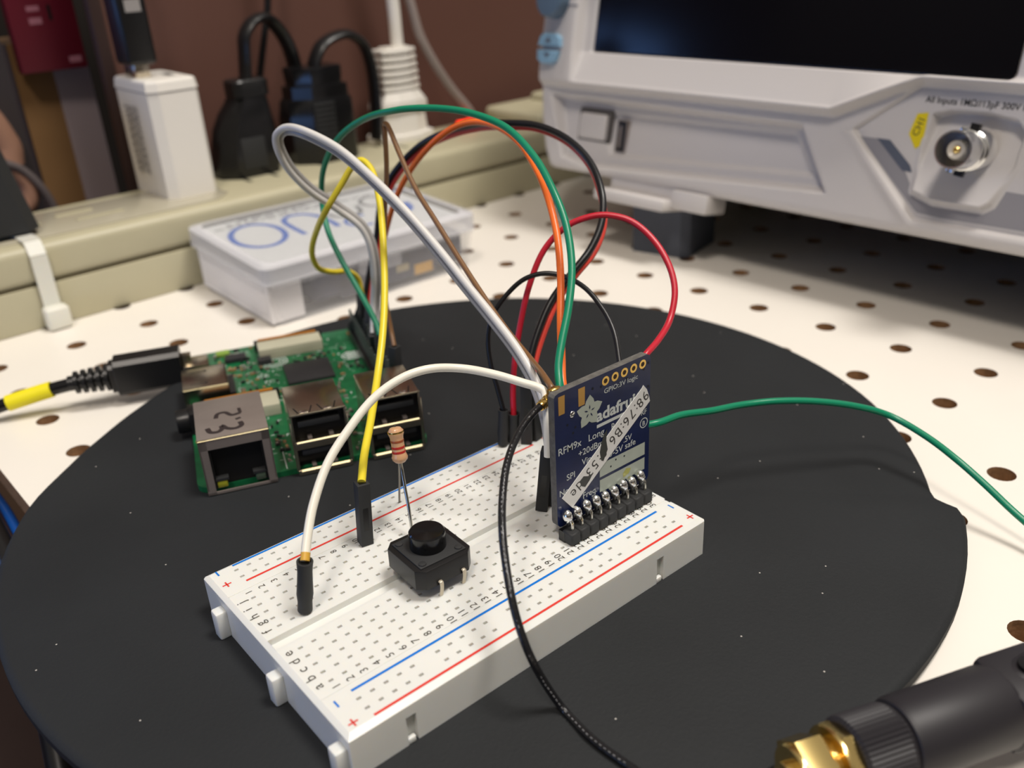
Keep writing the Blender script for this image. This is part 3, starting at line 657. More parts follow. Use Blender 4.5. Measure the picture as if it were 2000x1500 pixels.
    stroke([mkp(.3, .75), mkp(.36, .98), mkp(.55, 1.0), mkp(.72, .78), mkp(.95, .82)], .4); stroke([mkp(.95, .82), mkp(.93, 1.1)], .3)
    highlight_lipm = mat('edge_highlight_steel', (176, 164, 130), .42, metal=1)
    highlight_lip(b, x0 + .1, x1 - .1, y0, zt, .22, highlight_lipm)
    sh = L(b, 'ethernet_port'); sh['label'] = 'metal network port box with handwritten 3.2 on top'
    b = MB(); b.box(x0 + .5, x1 - .5, y0 + 2.2, y1 - .5, zp, zt - .5, BLK); b.box(x0 + 1.9, x1 - 1.9, y0 + .45, y0 + 2.3, zt - 3.2, zt - 2.7, BLK); b.box(x0 + .45, x0 + 2.4, y0 + .45, y0 + 2.3, zp, zt - .5, BLK); b.box(x1 - 2.4, x1 - .45, y0 + .45, y0 + 2.3, zp, zt - .5, BLK)
    b.box(x0 + 2.2, x0 + 5.2, y0 + .4, y0 + 2.2, zp + 1.9, zp + 2.5, BLKM); b.box(x1 - 5.2, x1 - 2.2, y0 + .4, y0 + 2.2, zp + 1.9, zp + 2.5, BLKM); b.build('port_insert', root)
    b = MB(); b.box(x0 + 2.4, x0 + 4.8, y0 + .5, y0 + 2.1, zp, zp + 1.8, mat('led_amber', (150, 150, 40), .3), r=.3); b.build('indicator_lens', root)
    b = MB(); b.box(x1 - 4.8, x1 - 2.4, y0 + .5, y0 + 2.1, zp, zp + 1.8, mat('led_green_off', (70, 84, 70), .3), r=.3); b.build('indicator_lens', root)
    # usb stacks
    for x0, x1 in ((23.4, 36.2), (41.5, 54.3)):
        b = MB(); y0, y1, zt = -1.6, 14.6, z(8.0); zb = z(-8.0); m = STEEL
        b.box(x0, x1, y0, y1, zt - .35, zt, m, r=.1); b.box(x0, x0 + .35, y0, y1, zb, zt - .1, m); b.box(x1 - .35, x1, y0, y1, zb, zt - .1, m); b.box(x0, x1, y1 - .3, y1, zp, zt - .1, m)
        b.box(x0 - .1, x1 + .1, y0 - .15, y0 + .35, zb - .3, zb + 1.1, m, r=.1); b.box(x0, x1, y0 - .1, y0 + 5, z(-.6) - .9, z(-.6) + 1.3, m, r=.25)
        b.box(x0 - .2, x1 + .2, y0 - .15, y0 + .3, zt - .55, zt + .08, m, r=.12)
        for s in (x0 - .45, x1 + .1): b.box(s, s + .35, y0 - .15, y0 + .4, zb + 1, zt - 2, m, r=.08)
        wx = (x1 - x0); lm = MATS['edge_highlight_steel']
        highlight_lip(b, x0 + .6, x1 - .6, y0 - .1, z(-.6) + 1.3, .3, lm); highlight_lip(b, x0 + .6, x1 - .6, y0 - .15, zb + 1.2, .4, lm); highlight_lip(b, x0 + .3, x1 - .3, y0 - .1, zt + .05, .16, lm)
        b.raw([(x0 - .12, y0, zt - .42), (x0 - .12, y1, zt - .42), (x0 + .16, y1, zt + .06), (x0 + .16, y0, zt + .06)], [(0, 3, 2, 1)], STEEL)  # added strip, tilted to mirror the blue light along the left lid edge
        for fx in (.26, .70):      # spring tongues and slots pressed into the lid
            cx = x0 + wx * fx; b.box(cx - .9, cx + .9, y0 + .25, y0 + 1.2, zt, zt + .18, BRASS if False else TIN, r=.05)
            for sg in (-1, 1): b.prism([(cx + sg * 1.15, y0 + .3), (cx + sg * 1.5, y0 + .3), (cx + sg * 2.3, y0 + 3.4), (cx + sg * 2.0, y0 + 3.5)] if sg > 0 else [(cx - 1.5, y0 + .3), (cx - 1.15, y0 + .3), (cx - 2.0, y0 + 3.5), (cx - 2.3, y0 + 3.4)], zt, zt + .04, BLK)
        b.build('usb_port', root)
        b = MB(); b.box(x0 + .4, x1 - .4, y0 + 2.5, y1 - .4, zp, zt - .4, BLK)
        for zc in (zb + 1.2, z(-.6) + 1.3): 
            b.box(x0 + 1.5, x1 - 1.5, y0 + .3, y0 + 2.6, zc + 3.6, zc + 5.0, BLKM, r=.1)
            for q_ in (.3, .7): b.box(x0 + wx * q_ - .5, x0 + wx * q_ + .5, y0 + .6, y0 + 2.6, zc + .1, zc + .5, STEELD)
        b.build('port_insert', root)
    # hdmi, micro usb, audio
    b = MB(); x0, x1, y0, y1 = -.9, 11.2, 43.2, 57.6; zt = z(-.9); b.box(x0, x1, y0, y1, zt - .35, zt, STEEL, r=.1); b.box(x0, x1, y0, y0 + .4, zp, zt, STEEL); b.box(x0, x1, y1 - .4, y1, zp, zt, STEEL); b.box(x1 - .4, x1, y0, y1, zp, zt, STEEL)
    b.box(x0 + .5, x1 - .6, y0 + .5, y1 - .5, zp, zt - .8, BLK); highlight_lip(b, x0 + .1, x1 - .1, y0, zt, .22, MATS['edge_highlight_steel'])
    for yy in (y0 + 3, y1 - 3): b.box(x0 + 2, x0 + 6.3, yy - .15, yy + .15, zt, zt + .03, BLK); b.box(x0 + 6, x0 + 6.8, yy - .4, yy + .4, zt, zt + .03, BLK)
    b.box(x1, x1 + 1.6, y0 + 1, y1 - 1, zp, zp + 2.6, BLK); L(b, 'video_port')
    b = MB(); x0, x1, y0, y1 = -.6, 6.6, 66.8, 74.6; b.box(x0, x1, y0, y1, zp, zp + 3.0, STEEL, r=.25); L(b, 'power_port')
    b = MB(); b.box(0, 11, 28, 34.6, zp, zp + 6, BLK, r=.3); b.lathe([(3.0, -3.2), (3.1, -2.9), (3.1, 0)], BLK, Matrix.Translation((0, 31.3, zp + 3)) @ Matrix.Rotation(PI / 2, 4, 'Y'), n=24); b.build('audio_jack', root)
    # ribbon connectors
    def ribbon(name, x0, x1, yb, ym, zt):
        b = MB(); b.box(x0, x1, yb, ym, zp, z(zt), IVORY, r=.15); 
        n = int((x1 - x0) / .62)
        for k in range(n): b.box(x0 + .6 + k * .62, x0 + .85 + k * .62, yb - .5, yb, zp, zp + .35, TIN)
        p = b.build(name, root)
        b = MB(); b.box(x0 - .8, x1 + .8, ym, ym + 1.5, zp + .5, z(zt), BLK, r=.1); b.box(x0 + .5, x1 - .9, ym + .1, ym + 1.0, z(zt), z(zt) + .5, AMBER, r=.1); b.build('latch', p)
    ribbon('display_connector', 21.4, 40.6, 68.6, 75.6, -3.6)
    ribbon('camera_connector', 3.6, 23.2, 30.5, 39.4, -3.8)
    # gpio header
    b = MB(); b.box(50.1, 55.4, 27.5, 78.6, zp, zp + 2.6, BLK, r=.15)
    pg = mat('pin_grey', (98, 106, 102), .35, metal=.4)
    for k in range(20):
        for x in (51.45, 54.0): b.box(x - .32, x + .32, 28.8 + k * 2.54 - .32, 28.8 + k * 2.54 + .32, zp + 2.5, zp + 8.4, pg)
    b.build('pin_header', root)
computer()

# ------------------------------------------------------------------ micro usb power cable
def power_cable():
    root = thing('usb_power_cable', 'black USB power cable with a yellow tape band entering from the left', 'cable', M4=PIX @ Matrix.Translation((-25, 72, ZP)))
    T = Matrix.Translation((25, -72, -ZP))      # computer frame -> local
    ax = [(-.9, 70.6, -4.5), (-20.5, 71.5, -4.7)]
    F = T @ axis_frame(*ax); L = 19.6
    h = [(-2.8, -5.4), (2.8, -5.4), (3.9, -4.2), (3.9, 4.2), (2.8, 5.4), (-2.8, 5.4), (-3.9, 4.2), (-3.9, -4.2)]
    b = MB(); b.prism(h, 0, L - 1, BLK, F, r=.3); b.prism([(x * .8, y * .8) for x, y in h], L - 1, L + .4, BLK, F); b.build('plug_body', root)
    b = MB(); b.prism([(x * .8, y * .8) for x, y in h], L - 1, L + .4, BLK, F); b.build('plug_collar', root) if False else b.bm.free()
    b = MB(); b.box(-1.0, 1.0, -3.4, 3.4, -3, .2, STEEL, T=F, r=.2); b.build('plug_tip', root)
    b = MB()
    pr = [(2.2, L)]
    for k in range(5): q = L + .8 + k * 2.1; rr = 4.0 - k * .18; pr += [(2.2, q - .3), (rr, q), (rr, q + 1.0), (2.2, q + 1.3)]
    pr += [(2.2, L + 12.0)]
    b.lathe(pr, BLK, F, n=24); b.build('strain_relief', root)
    path = [(-30, 71.9, -4.9), (-36, 72.4, -5.6), (-42, 72.9, -6.6), (-50, 73.2, -8.1), (-60, 73, -9.9), (-75, 71, -11.6), (-110, 66, -16), (-150, 58, -40), (-190, 48, -90), (-230, 40, -200)]
    b = MB(); b.tube([(p[0], p[1], p[2]) for p in path], 1.9, BLKG, n=16, T=T); b.build('cable_jacket', root)
    b = MB(); b.tube([(-37.2, 72.5, -5.75), (-42, 72.9, -6.6), (-49.5, 73.2, -8.0)], 2.35, mat('yellow_tape', (236, 222, 24), .5), n=20, T=T); b.build('tape_band', root)['label'] = 'bright yellow tape band'
power_cable()

# ------------------------------------------------------------------ power strip with plugs
def strip():
    root = thing('power_strip', 'long beige power strip lying along the back wall', 'power strip', M4=ST @ Matrix.Translation((100, 26, 0)))
    T = Matrix.Translation((-100, -26, 0)); H = 29.9
    b = MB(); b.box(-160, 330, 0, 52, 0, 15.6, BEIGE, r=.6, T=T); b.box(-160, 330, .5, 51.5, 15.4, 16.3, BEIGED, T=T); b.box(-160, 330, 0, 52, 16.1, H, BEIGE, r=3.2, T=T, seg=4); b.build('housing', root)
    b = MB(); b.prism([(-32, 12), (-22, 7), (56, 5), (64, 12), (64, 40), (-26, 44), (-30, 30)], H - .05, H + .7, mat('clear_grey_plate', (178, 172, 152), .25, coat=.3), T, r=.3)
    for x, y, w in ((-14, 24, 9), (2, 30, 14), (6, 18, 18)): b.box(x, x + w, y, y + 2.6, H + .6, H + 1.1, BEIGE, r=.4, T=T)
    b.build('cover_plate', root)
    b = MB(); b.box(234, 300, 6, 50, H - .5, H + 6, BEIGE, r=2.5, T=T, seg=3); b.box(262, 290, 12, 44, H + 4, H + 10, BEIGE, r=2.5, T=T, seg=3); b.build('switch_block', root)
    b = MB(); b.box(207, 219, 34, 44, H - .5, H + 1.2, BLKM, r=.4, T=T); b.build('switch_bezel', root)
    b = MB(); b.box(208.5, 217.5, 35, 43, H + 1, H + 2.6, mat('neon_red', (230, 60, 30), .3, emit=(255, 50, 20), estr=2.2), r=.6, T=T); b.build('indicator_lamp', root)['label'] = 'glowing red lamp'
    for cx in (10, 52, 86, 122, 168):
        b = MB()
        for sx in (-6.3, 6.3): b.box(cx + sx - .9, cx + sx + .9, 22, 30, H, H + .06, BLK, T=T)
        b.lathe([(2.4, H), (2.4, H + .06)], BLK, T @ Matrix.Translation((cx, 37, 0)), n=16); b.build('outlet', root)
strip()
def zip_tie():
    root = thing('zip_tie', 'translucent white zip tie strapped around the left of the power strip', 'zip tie', M4=ST @ Matrix.Translation((-14, -1, 0)))
    m = mat('nylon_translucent', (238, 237, 226), .35, trans=.15, sss=.3); T = Matrix.Translation((14, 1, 0))
    b = MB(); w = 2.8; pr = [(-1.2, 4.0), (-1.2, 26.5), (1.8, 30.9), (49, 30.9), (53.2, 27), (53.2, .6)]
    x = -15.2
    for (y0, z0), (y1, z1) in zip(pr, pr[1:]):
        F = T @ frame((x + (6 - z0 / 5 if False else 0), 0, 0), (1, 0, 0), (0, 1, 0), (0, 0, 1))
        d = Vector((0, y1 - y0, z1 - z0)); n_ = Vector((0, -d.z, d.y)).normalized() * .6
        V = [(x + s * w, y0 + q * n_.y, z0 + q * n_.z) for s in (-1, 1) for q in (0, 1)] + [(x + s * w, y1 + q * n_.y, z1 + q * n_.z) for s in (-1, 1) for q in (0, 1)]
        b.raw(V, [(0, 1, 3, 2), (4, 6, 7, 5), (0, 4, 5, 1), (2, 3, 7, 6), (1, 5, 7, 3), (0, 2, 6, 4)], m, T)
    b.build('strap', root)
    b = MB(); b.box(x - 4.1, x + 4.1, -6.8, -1.2, .4, 8.4, m, r=1.1, T=T, seg=3); b.build('head', root)
zip_tie()
def charger():
    root = thing('usb_charger', 'white blocky USB charger standing on the power strip', 'charger', (50, 260, 16.5))
    b = MB(); o = [(40.7, 276.5), (41.6, 245.2), (45.4, 242.8), (60.2, 243.4), (61.6, 245), (61.6, 276.5), (59.5, 278.6), (43, 278.6)]
    b.prism(o, 16.5, 57.5, WPL, r=.3)
    o2 = [(50.8 + (x - 50.8) * 1.03, 261 + (y - 261) * 1.02) for x, y in o]
    b.prism(o2, 57.9, 62.2, WPL, top=[(50.8 + (x - 50.8) * .98, 261 + (y - 261) * .98) for x, y in o], r=1.2, seg=3)
    b.prism([(50.8 + (x - 50.8) * .985, 261 + (y - 261) * .985) for x, y in o], 57.4, 58, WPLG)
    b.build('casing', root, world=True)
    b = MB(); F = frame((41.0, 261, 40), (0, 0, 1), (0, 1, 0), (-1, 0, 0))
    F = frame((40.75, 262, 39), (0, 0, -1), (.03, -1, 0), (-1, -.03, 0)); F = F @ Matrix.Translation((0, 0, .35))
    for i, (s, sz) in enumerate((('POWER ADAPTER', 2.6), ('INPUT 100-240V', 1.9), ('OUTPUT 5V 2A', 1.9), ('LISTED', 1.8))): pass
    rn = random.Random(4)
    for row, y in enumerate((-7.5, -5.6, -3.7, -1.8, .1, 2.0, 3.9)):       # fine print, illegible
        x = -13
        while x < 12: w = rn.uniform(.8, 2.6); b.box(x, x + w, y, y + 1.0, 0, .05, mat('fine_print_grey', (128, 124, 124), .5), T=F); x += w + .7
    b.build('fine_print', root, world=True)
    b = MB(); b.box(54.5, 57.5, 254, 262, 62.2, 62.3, BLK); b.build('port', root, world=True)
    root = thing('usb_plug', 'black USB plug with its cable, standing in the white charger', 'plug', (48, 262, 62))
    b = MB(); b.box(43, 49, 256.5, 268, 62.3, 67, STEEL, r=.3); b.build('plug_tip', root, world=True)
    b = MB(); b.box(41, 52.5, 255.5, 270, 67, 100, BLK, r=1.6, seg=3); 
    F = frame((47, 255.45, 88), (1, 0, 0), (0, 0, 1), (0, -1, 0)); b.box(-3, 3, -2, 2.4, 0, .05, WPLG, T=F); b.build('plug_body', root, world=True)
    b = MB(); b.tube([(47, 263, 98), (47, 263, 120), (45, 264, 150), (30, 266, 200)], 2.2, BLK, n=14); b.build('cord', root, world=True)
charger()
def sec(pts): return pts
def loft(b, secs, m, n=24, pw=3.0, smooth=True):
    """superellipse sections (cx,cy,z,rx,ry)"""
    V = []; F = []
    for cx, cy, z, rx, ry in secs:
        for k in range(n):
            a = 2 * PI * k / n + PI / n; c, s = math.cos(a), math.sin(a)
            V.append((cx + rx * math.copysign(abs(c) ** (2 / pw), c), cy + ry * math.copysign(abs(s) ** (2 / pw), s), z))
    for j in range(len(secs) - 1):
        for k in range(n): F.append((j * n + k, j * n + (k + 1) % n, (j + 1) * n + (k + 1) % n, (j + 1) * n + k))
    F.append(tuple(range(n))[::-1]); F.append(tuple(range((len(secs) - 1) * n, len(secs) * n)))
    return b.raw(V, F, m, None, smooth)
def polyloft(b, secs, poly, m):
    n = len(poly); V = [(cx + rx * x, cy + ry * y, z) for cx, cy, z, rx, ry in secs for x, y in poly]
    F = [(j * n + k, j * n + (k + 1) % n, (j + 1) * n + (k + 1) % n, (j + 1) * n + k) for j in range(len(secs) - 1) for k in range(n)]
    F.append(tuple(range(n))[::-1]); F.append(tuple(range((len(secs) - 1) * n, len(secs) * n))); return b.raw(V, F, m, None, True)
PL1 = [(-1, -.3), (-.6, -1), (.5, -1), (.8, -.9), (.96, -.55), (1, 0), (.96, .6), (.7, 1), (-.7, 1), (-1, .7)]
PL2 = [(-1, -.2), (-.5, -1), (.82, -1), (.96, -.85), (1, -.6), (1, 1), (-1, 1)]
CORD1 = [(90.6, 264.8, 54), (91.6, 265.2, 58), (92.6, 265.2, 65), (94.0, 265.3, 72.5), (98.6, 265.5, 77.6), (105.5, 266.7, 78.6), (112.1, 268.9, 72.7), (116.4, 270.1, 63.9), (119.9, 274, 50), (121, 275, 30), (121, 275, 18)]
CORD2 = [(122.5, 262.5, 55), (123.5, 262.5, 59), (127.6, 262.4, 65.0), (134.2, 262.7, 68), (142.3, 262.9, 68.5), (149.5, 263.2, 63.5), (153.2, 264.3, 53.0), (154.2, 265.4, 39.9), (153, 266.3, 20)]
THINC = [(116, 276.5, 200), (114.8, 276.4, 110), (112.4, 276.2, 84.7), (108.8, 276, 72.6), (104.2, 276, 58.3), (99.8, 276, 43.6), (97, 276, 30), (96, 276, 18.5)]
def plugs():
    r = thing('power_plug', 'left tapered black power plug beside the white charger', 'plug', (85, 264, 16.5))
    x, y = 90.5, 264.5
    b = MB(); polyloft(b, [(85, y, 16.5, 13.4, 8.6), (85, y, 17.4, 13.8, 9), (86.0, y, 28, 13.4, 8.8), (86.9, y, 36, 12.2, 8.6), (88.2, y, 42, 10.2, 8.0), (89.8, y, 46.4, 8.4, 6.8), (90.3, y, 49, 7.4, 6.2)], PL1, BLKP); b.build('plug_body', r, world=True)
    b = MB(); loft(b, [(x, y, 49, 8.0, 6.6), (x, y, 55, 8.0, 6.6), (x, y, 55.8, 7.2, 6.0)], BLK, pw=6); b.build('collar', r, world=True)
    b = MB(); b.box(80, 91, y - 9.15, y - 8.6, 20, 33, BLKM, r=.25); b.build('moulded_panel', r, world=True)
    b = MB(); b.tube(CORD1, 2.1, BLK, n=14, flat=2.0, up=(1, .1, 0)); b.build('cord', r, world=True)
    r = thing('power_plug', 'right ribbed black power plug between the tapered plug and the white plug', 'plug', (118, 262, 16.5))
    x, y = 121.5, 262.5
    b = MB(); polyloft(b, [(x, y, 16.5, 14.2, 9), (x, y, 17.4, 14.6, 9.4), (x, y, 36, 14.6, 9.2), (x +.6, y, 43, 14, 8.8), (x +.6, y, 44.4, 12.8, 8.2)], PL2, BLKP); b.build('plug_body', r, world=True)
    b = MB()
    for k in range(9): b.box(x - 6.5, x + 4, y - 9.9, y - 9.0, 24 + k * 2.2, 25.1 + k * 2.2, BLKM, r=.25)
    b.build('grip_ribs', r, world=True)
    b = MB(); polyloft(b, [(x +.8, y, 44.2, 12.8, 8), (x +.8, y, 49.5, 12.6, 8), (x +.6, y, 49.9, 10.4, 7.4), (x +.6, y, 56.5, 11, 7.6), (x +.6, y, 57.5, 10.4, 7.2)], PL2, BLKP); b.build('collar', r, world=True)
    b = MB(); b.tube(CORD2, 2.1, BLK, n=14, flat=2.0, up=(1, .1, 0)); b.build('cord', r, world=True)
    r = thing('power_plug', 'white power plug with a ribbed neck and thick white cord', 'plug', (172, 266, 16.5))
    x, y = 170.8, 270.5; w = WPL
    b = MB(); hx = lambda s, t: [(-.9 * s, -t * .55), (-.35 * s, -t), (.35 * s, -t), (.95 * s, -t * .5), (.95 * s, t), (-.9 * s, t)]
    F = Matrix.Translation((x, y, 0))
    b.prism(hx(16.5, 9), 16.5, 20, w, F, r=.8); b.prism(hx(13.5, 7.5), 20, 30.5, w, F, top=hx(12.4, 7)); b.prism(hx(14.2, 8), 30.5, 35, w, F, r=1.0); b.prism(hx(13.6, 8), 35, 40, w, F, top=hx(10, 6)); b.build('plug_body', r, world=True)
    b = MB(); b.prism(hx(6.5, 4.5), 39.5, 60, w, F)
    for k in range(6): z = 40.4 + k * 3.35; b.prism(hx(11.2 - .2 * k, 6.4), z, z + 1.9, w, F, r=.5)
    b.build('strain_relief', r, world=True)
    b = MB(); b.tube([(x + 2, y, 59), (x + 2, y, 66), (x + 2, y, 76), (x + 1, y, 100), (x - 3, y, 200)], 3.0, w, n=18); b.build('cord', r, world=True)
    t = tag(MB().tube(THINC, 1.5, BLK, n=12).build('thin_cable'), 'thin black cable hanging down behind the tapered black plug', 'cable')
    g = [(150, 272, 200), (174, 272.5, 105), (181.7, 270, 80), (185.5, 269.5, 64), (192.8, 269.5, 50), (202.8, 270.5, 36.4), (213.5, 271.0, 24), (217, 272, 18.4)]
    tag(MB().tube(g, 2.0, mat('grey_cable', (150, 138, 132), .4), n=14, flat=1.3, up=(1, 0, 0)).build('grey_cable'), 'grey cable sloping down along the wall right of the white plug', 'cable')
    # black adapter at the left edge
    r = thing('power_adapter', 'black power adapter on the power strip, cut off by the left edge', 'adapter', (-28, 250, 16.5))
    b = MB(); b.prism([(-52, 234), (-13, 233.5), (-9, 237), (-9, 270), (-52, 270)], 19.0, 52, BLKM, top=[(-52, 235), (-19, 234.5), (-15, 238), (-15, 270), (-52, 270)], r=1.5, seg=3); b.prism([(-40, 240), (-15, 240), (-15, 264), (-40, 264)], 16.6, 19.2, BLK); b.build('casing', r, world=True)

plugs()
# ------------------------------------------------------------------ oscilloscope
SO = (193.198, 1.333, 42.339)
SM = frame(SO, (0.04993762, -0.99875234, 0), (0.98040245, 0.04902012, -0.190809), (0.19057093, 0.00952855, 0.98162718))   # x right, y into, z up
def scope():
    root = thing('oscilloscope', 'large white benchtop oscilloscope with dark screen, tilted back on its feet', 'oscilloscope', M4=SM)
    def sl(h): return np.interp(h, [-27.5, -26, -20, -8, 6, 12, 30, 134], [-170, -172.5, -176.0, -179.5, -181.8, -182.5, -182, -178])
    def sd(s, h, poly):
        """signed distance-like value for a convex polygon, negative inside"""
        d = None; n = len(poly)
        for k in range(n):
            (x0, y0), (x1, y1) = poly[k], poly[(k + 1) % n]; L = math.hypot(x1 - x0, y1 - y0)
            v = ((s - x0) * (y1 - y0) - (h - y0) * (x1 - x0)) / L
            d = v if d is None else np.maximum(d, v)
        return d
    def step(v, w): t = np.clip(.5 - v / w, 0, 1); return t * t * (3 - 2 * t)      # 1 inside
    CW = lambda p: p if sum((p[i][0] * p[(i + 1) % len(p)][1] - p[(i + 1) % len(p)][0] * p[i][1]) for i in range(len(p))) > 0 else p[::-1]
    REC = CW([(-173.2, 1.6), (-57, .9), (-44.6, -18.4), (-152, -24.2), (-164, -21.6)])
    REC2 = CW([(-150, -3), (-61, -1.5), (-51.5, -14.2), (-141, -18.8)])
    HEX = CW([(-37.4, 2.0), (-19.4, 16.4), (140, 16.4), (140, -21.6), (-12.6, -22.0)])
    BN = CW([(-14.9, 8.6), (-9, 10.2), (2, 10.3), (9.6, 9.3), (12.2, 6.5), (12.3, -3.5), (8.6, -14.4), (6.5, -16), (-8, -16), (-14.6, -14), (-15.6, -12.6), (-14.8, -2)])
    SCR = CW([(-153.3, 19.9), (5.4, 19.9), (6.9, 21.4), (6.9, 112), (-153.3, 112)])
    def depth(s, h):
        f = 6.3 + np.clip((s + 45) / 27, 0, 1) * 12.2
        bez = step(f - h, 3.0)                                    # 1 above the ridge
        d = -5.3 * bez
        inner = step(np.maximum(f + 1.2 - h, -159 - s), 2.4)
        slope = np.clip((h - f) / (19.9 - f + .01), 0, 1)
        d = d + inner * (.3 + 4.6 * slope * (h < 60))
        d = d + bez * np.clip((-163 - s) / 18, 0, 1) * 3.0
        d = d + 1.2 * np.clip((6 - h) / 6, 0, 1) * (1 - bez) * np.clip((-h + 6) / 3, 0, 1) * 0
        d = d + step(sd(s, h, REC), 2.6) * (3.4 + 2.4 * np.clip((h + 24) / 24, 0, 1))
        d = d + step(sd(s, h, REC2), 2.2) * (1.5)
        hx = sd(s, h, HEX)
        d = d + 1.3 * step(hx, 1.6) + .9 * np.exp(-(hx / .45) ** 2) - .5 * np.exp(-((hx - 2.2) / 1.4) ** 2) * (h < 1)
        bn = sd(s, h, BN)
        d = d + step(bn, 1.1) * (-3.2 + 8.4 * np.clip((h + 16) / 26, 0, 1)) + (-.5) * np.exp(-((bn - .4) / .8) ** 2) * (h < 2)
        d = d + 4.0 * step(sd(s, h, SCR), 1.0)
        edge = np.minimum(np.minimum(s - sl(h), h + 27.6), 134 - h)
        d = d + 3.4 * (1 - np.sqrt(np.clip(1 - (1 - np.clip(edge / 3.6, 0, 1)) ** 2, 0, 1)))
        return d
    ss = list(np.arange(-181, -46, .75)) + list(np.arange(-46, 36, .42)) + list(np.arange(36, 132, 3.0)) + [131]
    hh = list(np.arange(-27.6, 20.6, .42)) + [20.8, 21.4, 22, 25, 30, 40, 60, 80, 100, 110, 111, 111.6, 112.4, 113, 120, 126, 130, 132, 133, 134]
    S = np.array(ss)[:, None] * np.ones((1, len(hh))); Hh = np.ones((len(ss), 1)) * np.array(hh)[None, :]
    SL = sl(Hh); t = np.clip((-160 - S) / 21, 0, 1); S = np.where(S < -160, -160 + (SL + 160) * t, S)
    Dp = depth(S, Hh)
    Vv = np.stack([S, Dp, Hh], -1).reshape(-1, 3) * MM
    nh = len(hh); ns = len(ss)
    Fc = [(i * nh + j, (i + 1) * nh + j, (i + 1) * nh + j + 1, i * nh + j + 1) for i in range(ns - 1) for j in range(nh - 1)]
    me = bpy.data.meshes.new('front_panel'); me.from_pydata([tuple(v) for v in Vv], [], Fc); me.materials.append(SCW)
    for p in me.polygons: p.use_smooth = True
    me.update(); o = bpy.data.objects.new('front_panel', me); col.objects.link(o); o.parent = root
    F = Matrix(((1, 0, 0, 0), (0, 0, -1, 0), (0, 1, 0, 0), (0, 0, 0, 1)))      # (x, y, z up to viewer) -> (x, -z, y)
    # case behind the panel
    prof = [(float(sl(h)), h) for h in (134, 100, 60, 30, 12, 6, -8, -20, -26, -27.5)] + [(131, -27.5), (131, 134)]
    n = len(prof); b = MB()
    b.raw([(x, y, -3.3) for x, y in prof] + [(x * .995, y, -60) for x, y in prof] + [(x * .98, y, -118) for x, y in prof], [(k + j * n, (k + 1) % n + j * n, (k + 1) % n + (j + 1) * n, k + (j + 1) * n) for j in range(2) for k in range(n)] + [tuple(range(2 * n, 3 * n))], CASE, F)
    bmesh.ops.recalc_face_normals(b.bm, faces=b.bm.faces); b.build('case', root)
    # screen
    r = 1.6; scr = [(-153.0, 20.4), (5.2, 20.4), (6.2, 20.9), (6.6, 22), (6.6, 111.6), (-153, 111.6)]
    b = MB(); b.prism(scr, -.6, -.2, GLASS, F); b.build('screen', root)
    # bnc
    b = MB(); n = 36
    b.lathe([(6.1, -3), (6.1, 3.2), (5.9, 3.6), (5.5, 3.8), (5.4, 4.0)], TIN, F, n=n)
    b.lathe([(5.45, 1), (5.45, 13.5), (5.2, 14.0), (4.8, 14.0), (4.7, 3.0)], TIN, F, n=n, cap=False)
    b.lathe([(5.45, 5.4), (5.85, 5.6), (5.85, 6.2), (5.45, 6.5)], TIN, F, n=n, cap=False)
    for a in (1.45, 1.45 + PI):
        b.box(-1, 1, -.5, 1.2, 9.6, 11.6, TIN, r=.3, T=F @ Matrix.Rotation(a - PI / 2, 4, 'Z') @ Matrix.Translation((0, 5.4, 0)))
        b.box(-1.3, 1.3, -.3, 1.6, 2.4, 4.2, BLK, T=F @ Matrix.Rotation(a - PI / 2, 4, 'Z') @ Matrix.Translation((0, 6.0, 0)))
    q = b.build('input_connector', root); q['label'] = 'chrome round input connector'
    b = MB(); b.lathe([(2.8, 1), (2.8, 11.2), (2.4, 11.9), (1.0, 11.0), (.7, 9)], mat('ptfe_white', (222, 214, 200), .3), F, n=24); b.build('insulator', q)
    b = MB(); b.lathe([(.95, 9.0), (.95, 11.6), (.5, 11.9), (.35, 10)], BRASS, F, n=16); b.build('centre_pin', q)
    b = MB(); b.lathe([(4.68, 2.0), (4.68, 4.6)], STEELD, F, n=24); b.build('socket_floor', q)
    # buttons and knob on the left of the screen
    def key(name, pts, hgt, m, d0, rr=.8):
        b = MB(); b.prism(pts, d0, d0 + hgt, m, F, r=rr, seg=3); return b.build(name, root)
    sx = [-178.6, -176.5, -168.5, -166.4]
    k1 = key('arrow_key', [(-179, 20.6), (-178, 24.4), (-175.5, 25.8), (-169, 25.6), (-166.2, 24.0), (-165.8, 20.6)], 4.4, BLUEB, 1.9)
    k2 = key('arrow_key', [(-179, 19.2), (-178.6, 15.4), (-176.4, 13.8), (-170.5, 13.8), (-167.8, 15.2), (-166.4, 19.0)], 4.4, BLUEB, 1.9)
    b = MB(); b.flat([[(-174.6, 21.9), (-171.0, 21.9), (-172.8, 24.3)]], 6.36, SCD, F); b.build('arrow_mark', k1)
    b = MB(); b.flat([[(-174.6, 18.0), (-172.8, 15.8), (-171.0, 18.0)]], 6.36, SCD, F); b.build('arrow_mark', k2)
    key('key_surround', [(-180.2, 13.4), (-177, 11.8), (-169, 11.9), (-166, 14), (-165.2, 25), (-168, 27.2), (-177, 27.4), (-180.2, 24.6)], 1.0, SCW, 1.4, .4)
    b = MB(); b.lathe([(7.6, .5), (7.4, 9), (6.6, 9.9), (3, 10.2)], KNOB, F @ Matrix.Translation((-171.5, 38.5, 0)), n=36); b.build('knob', root)
    b = MB(); b.box(-164.6, -159.6, 36.1, 36.5, 4.9, 5.45, SCD, T=F); b.build('tick_mark', root)
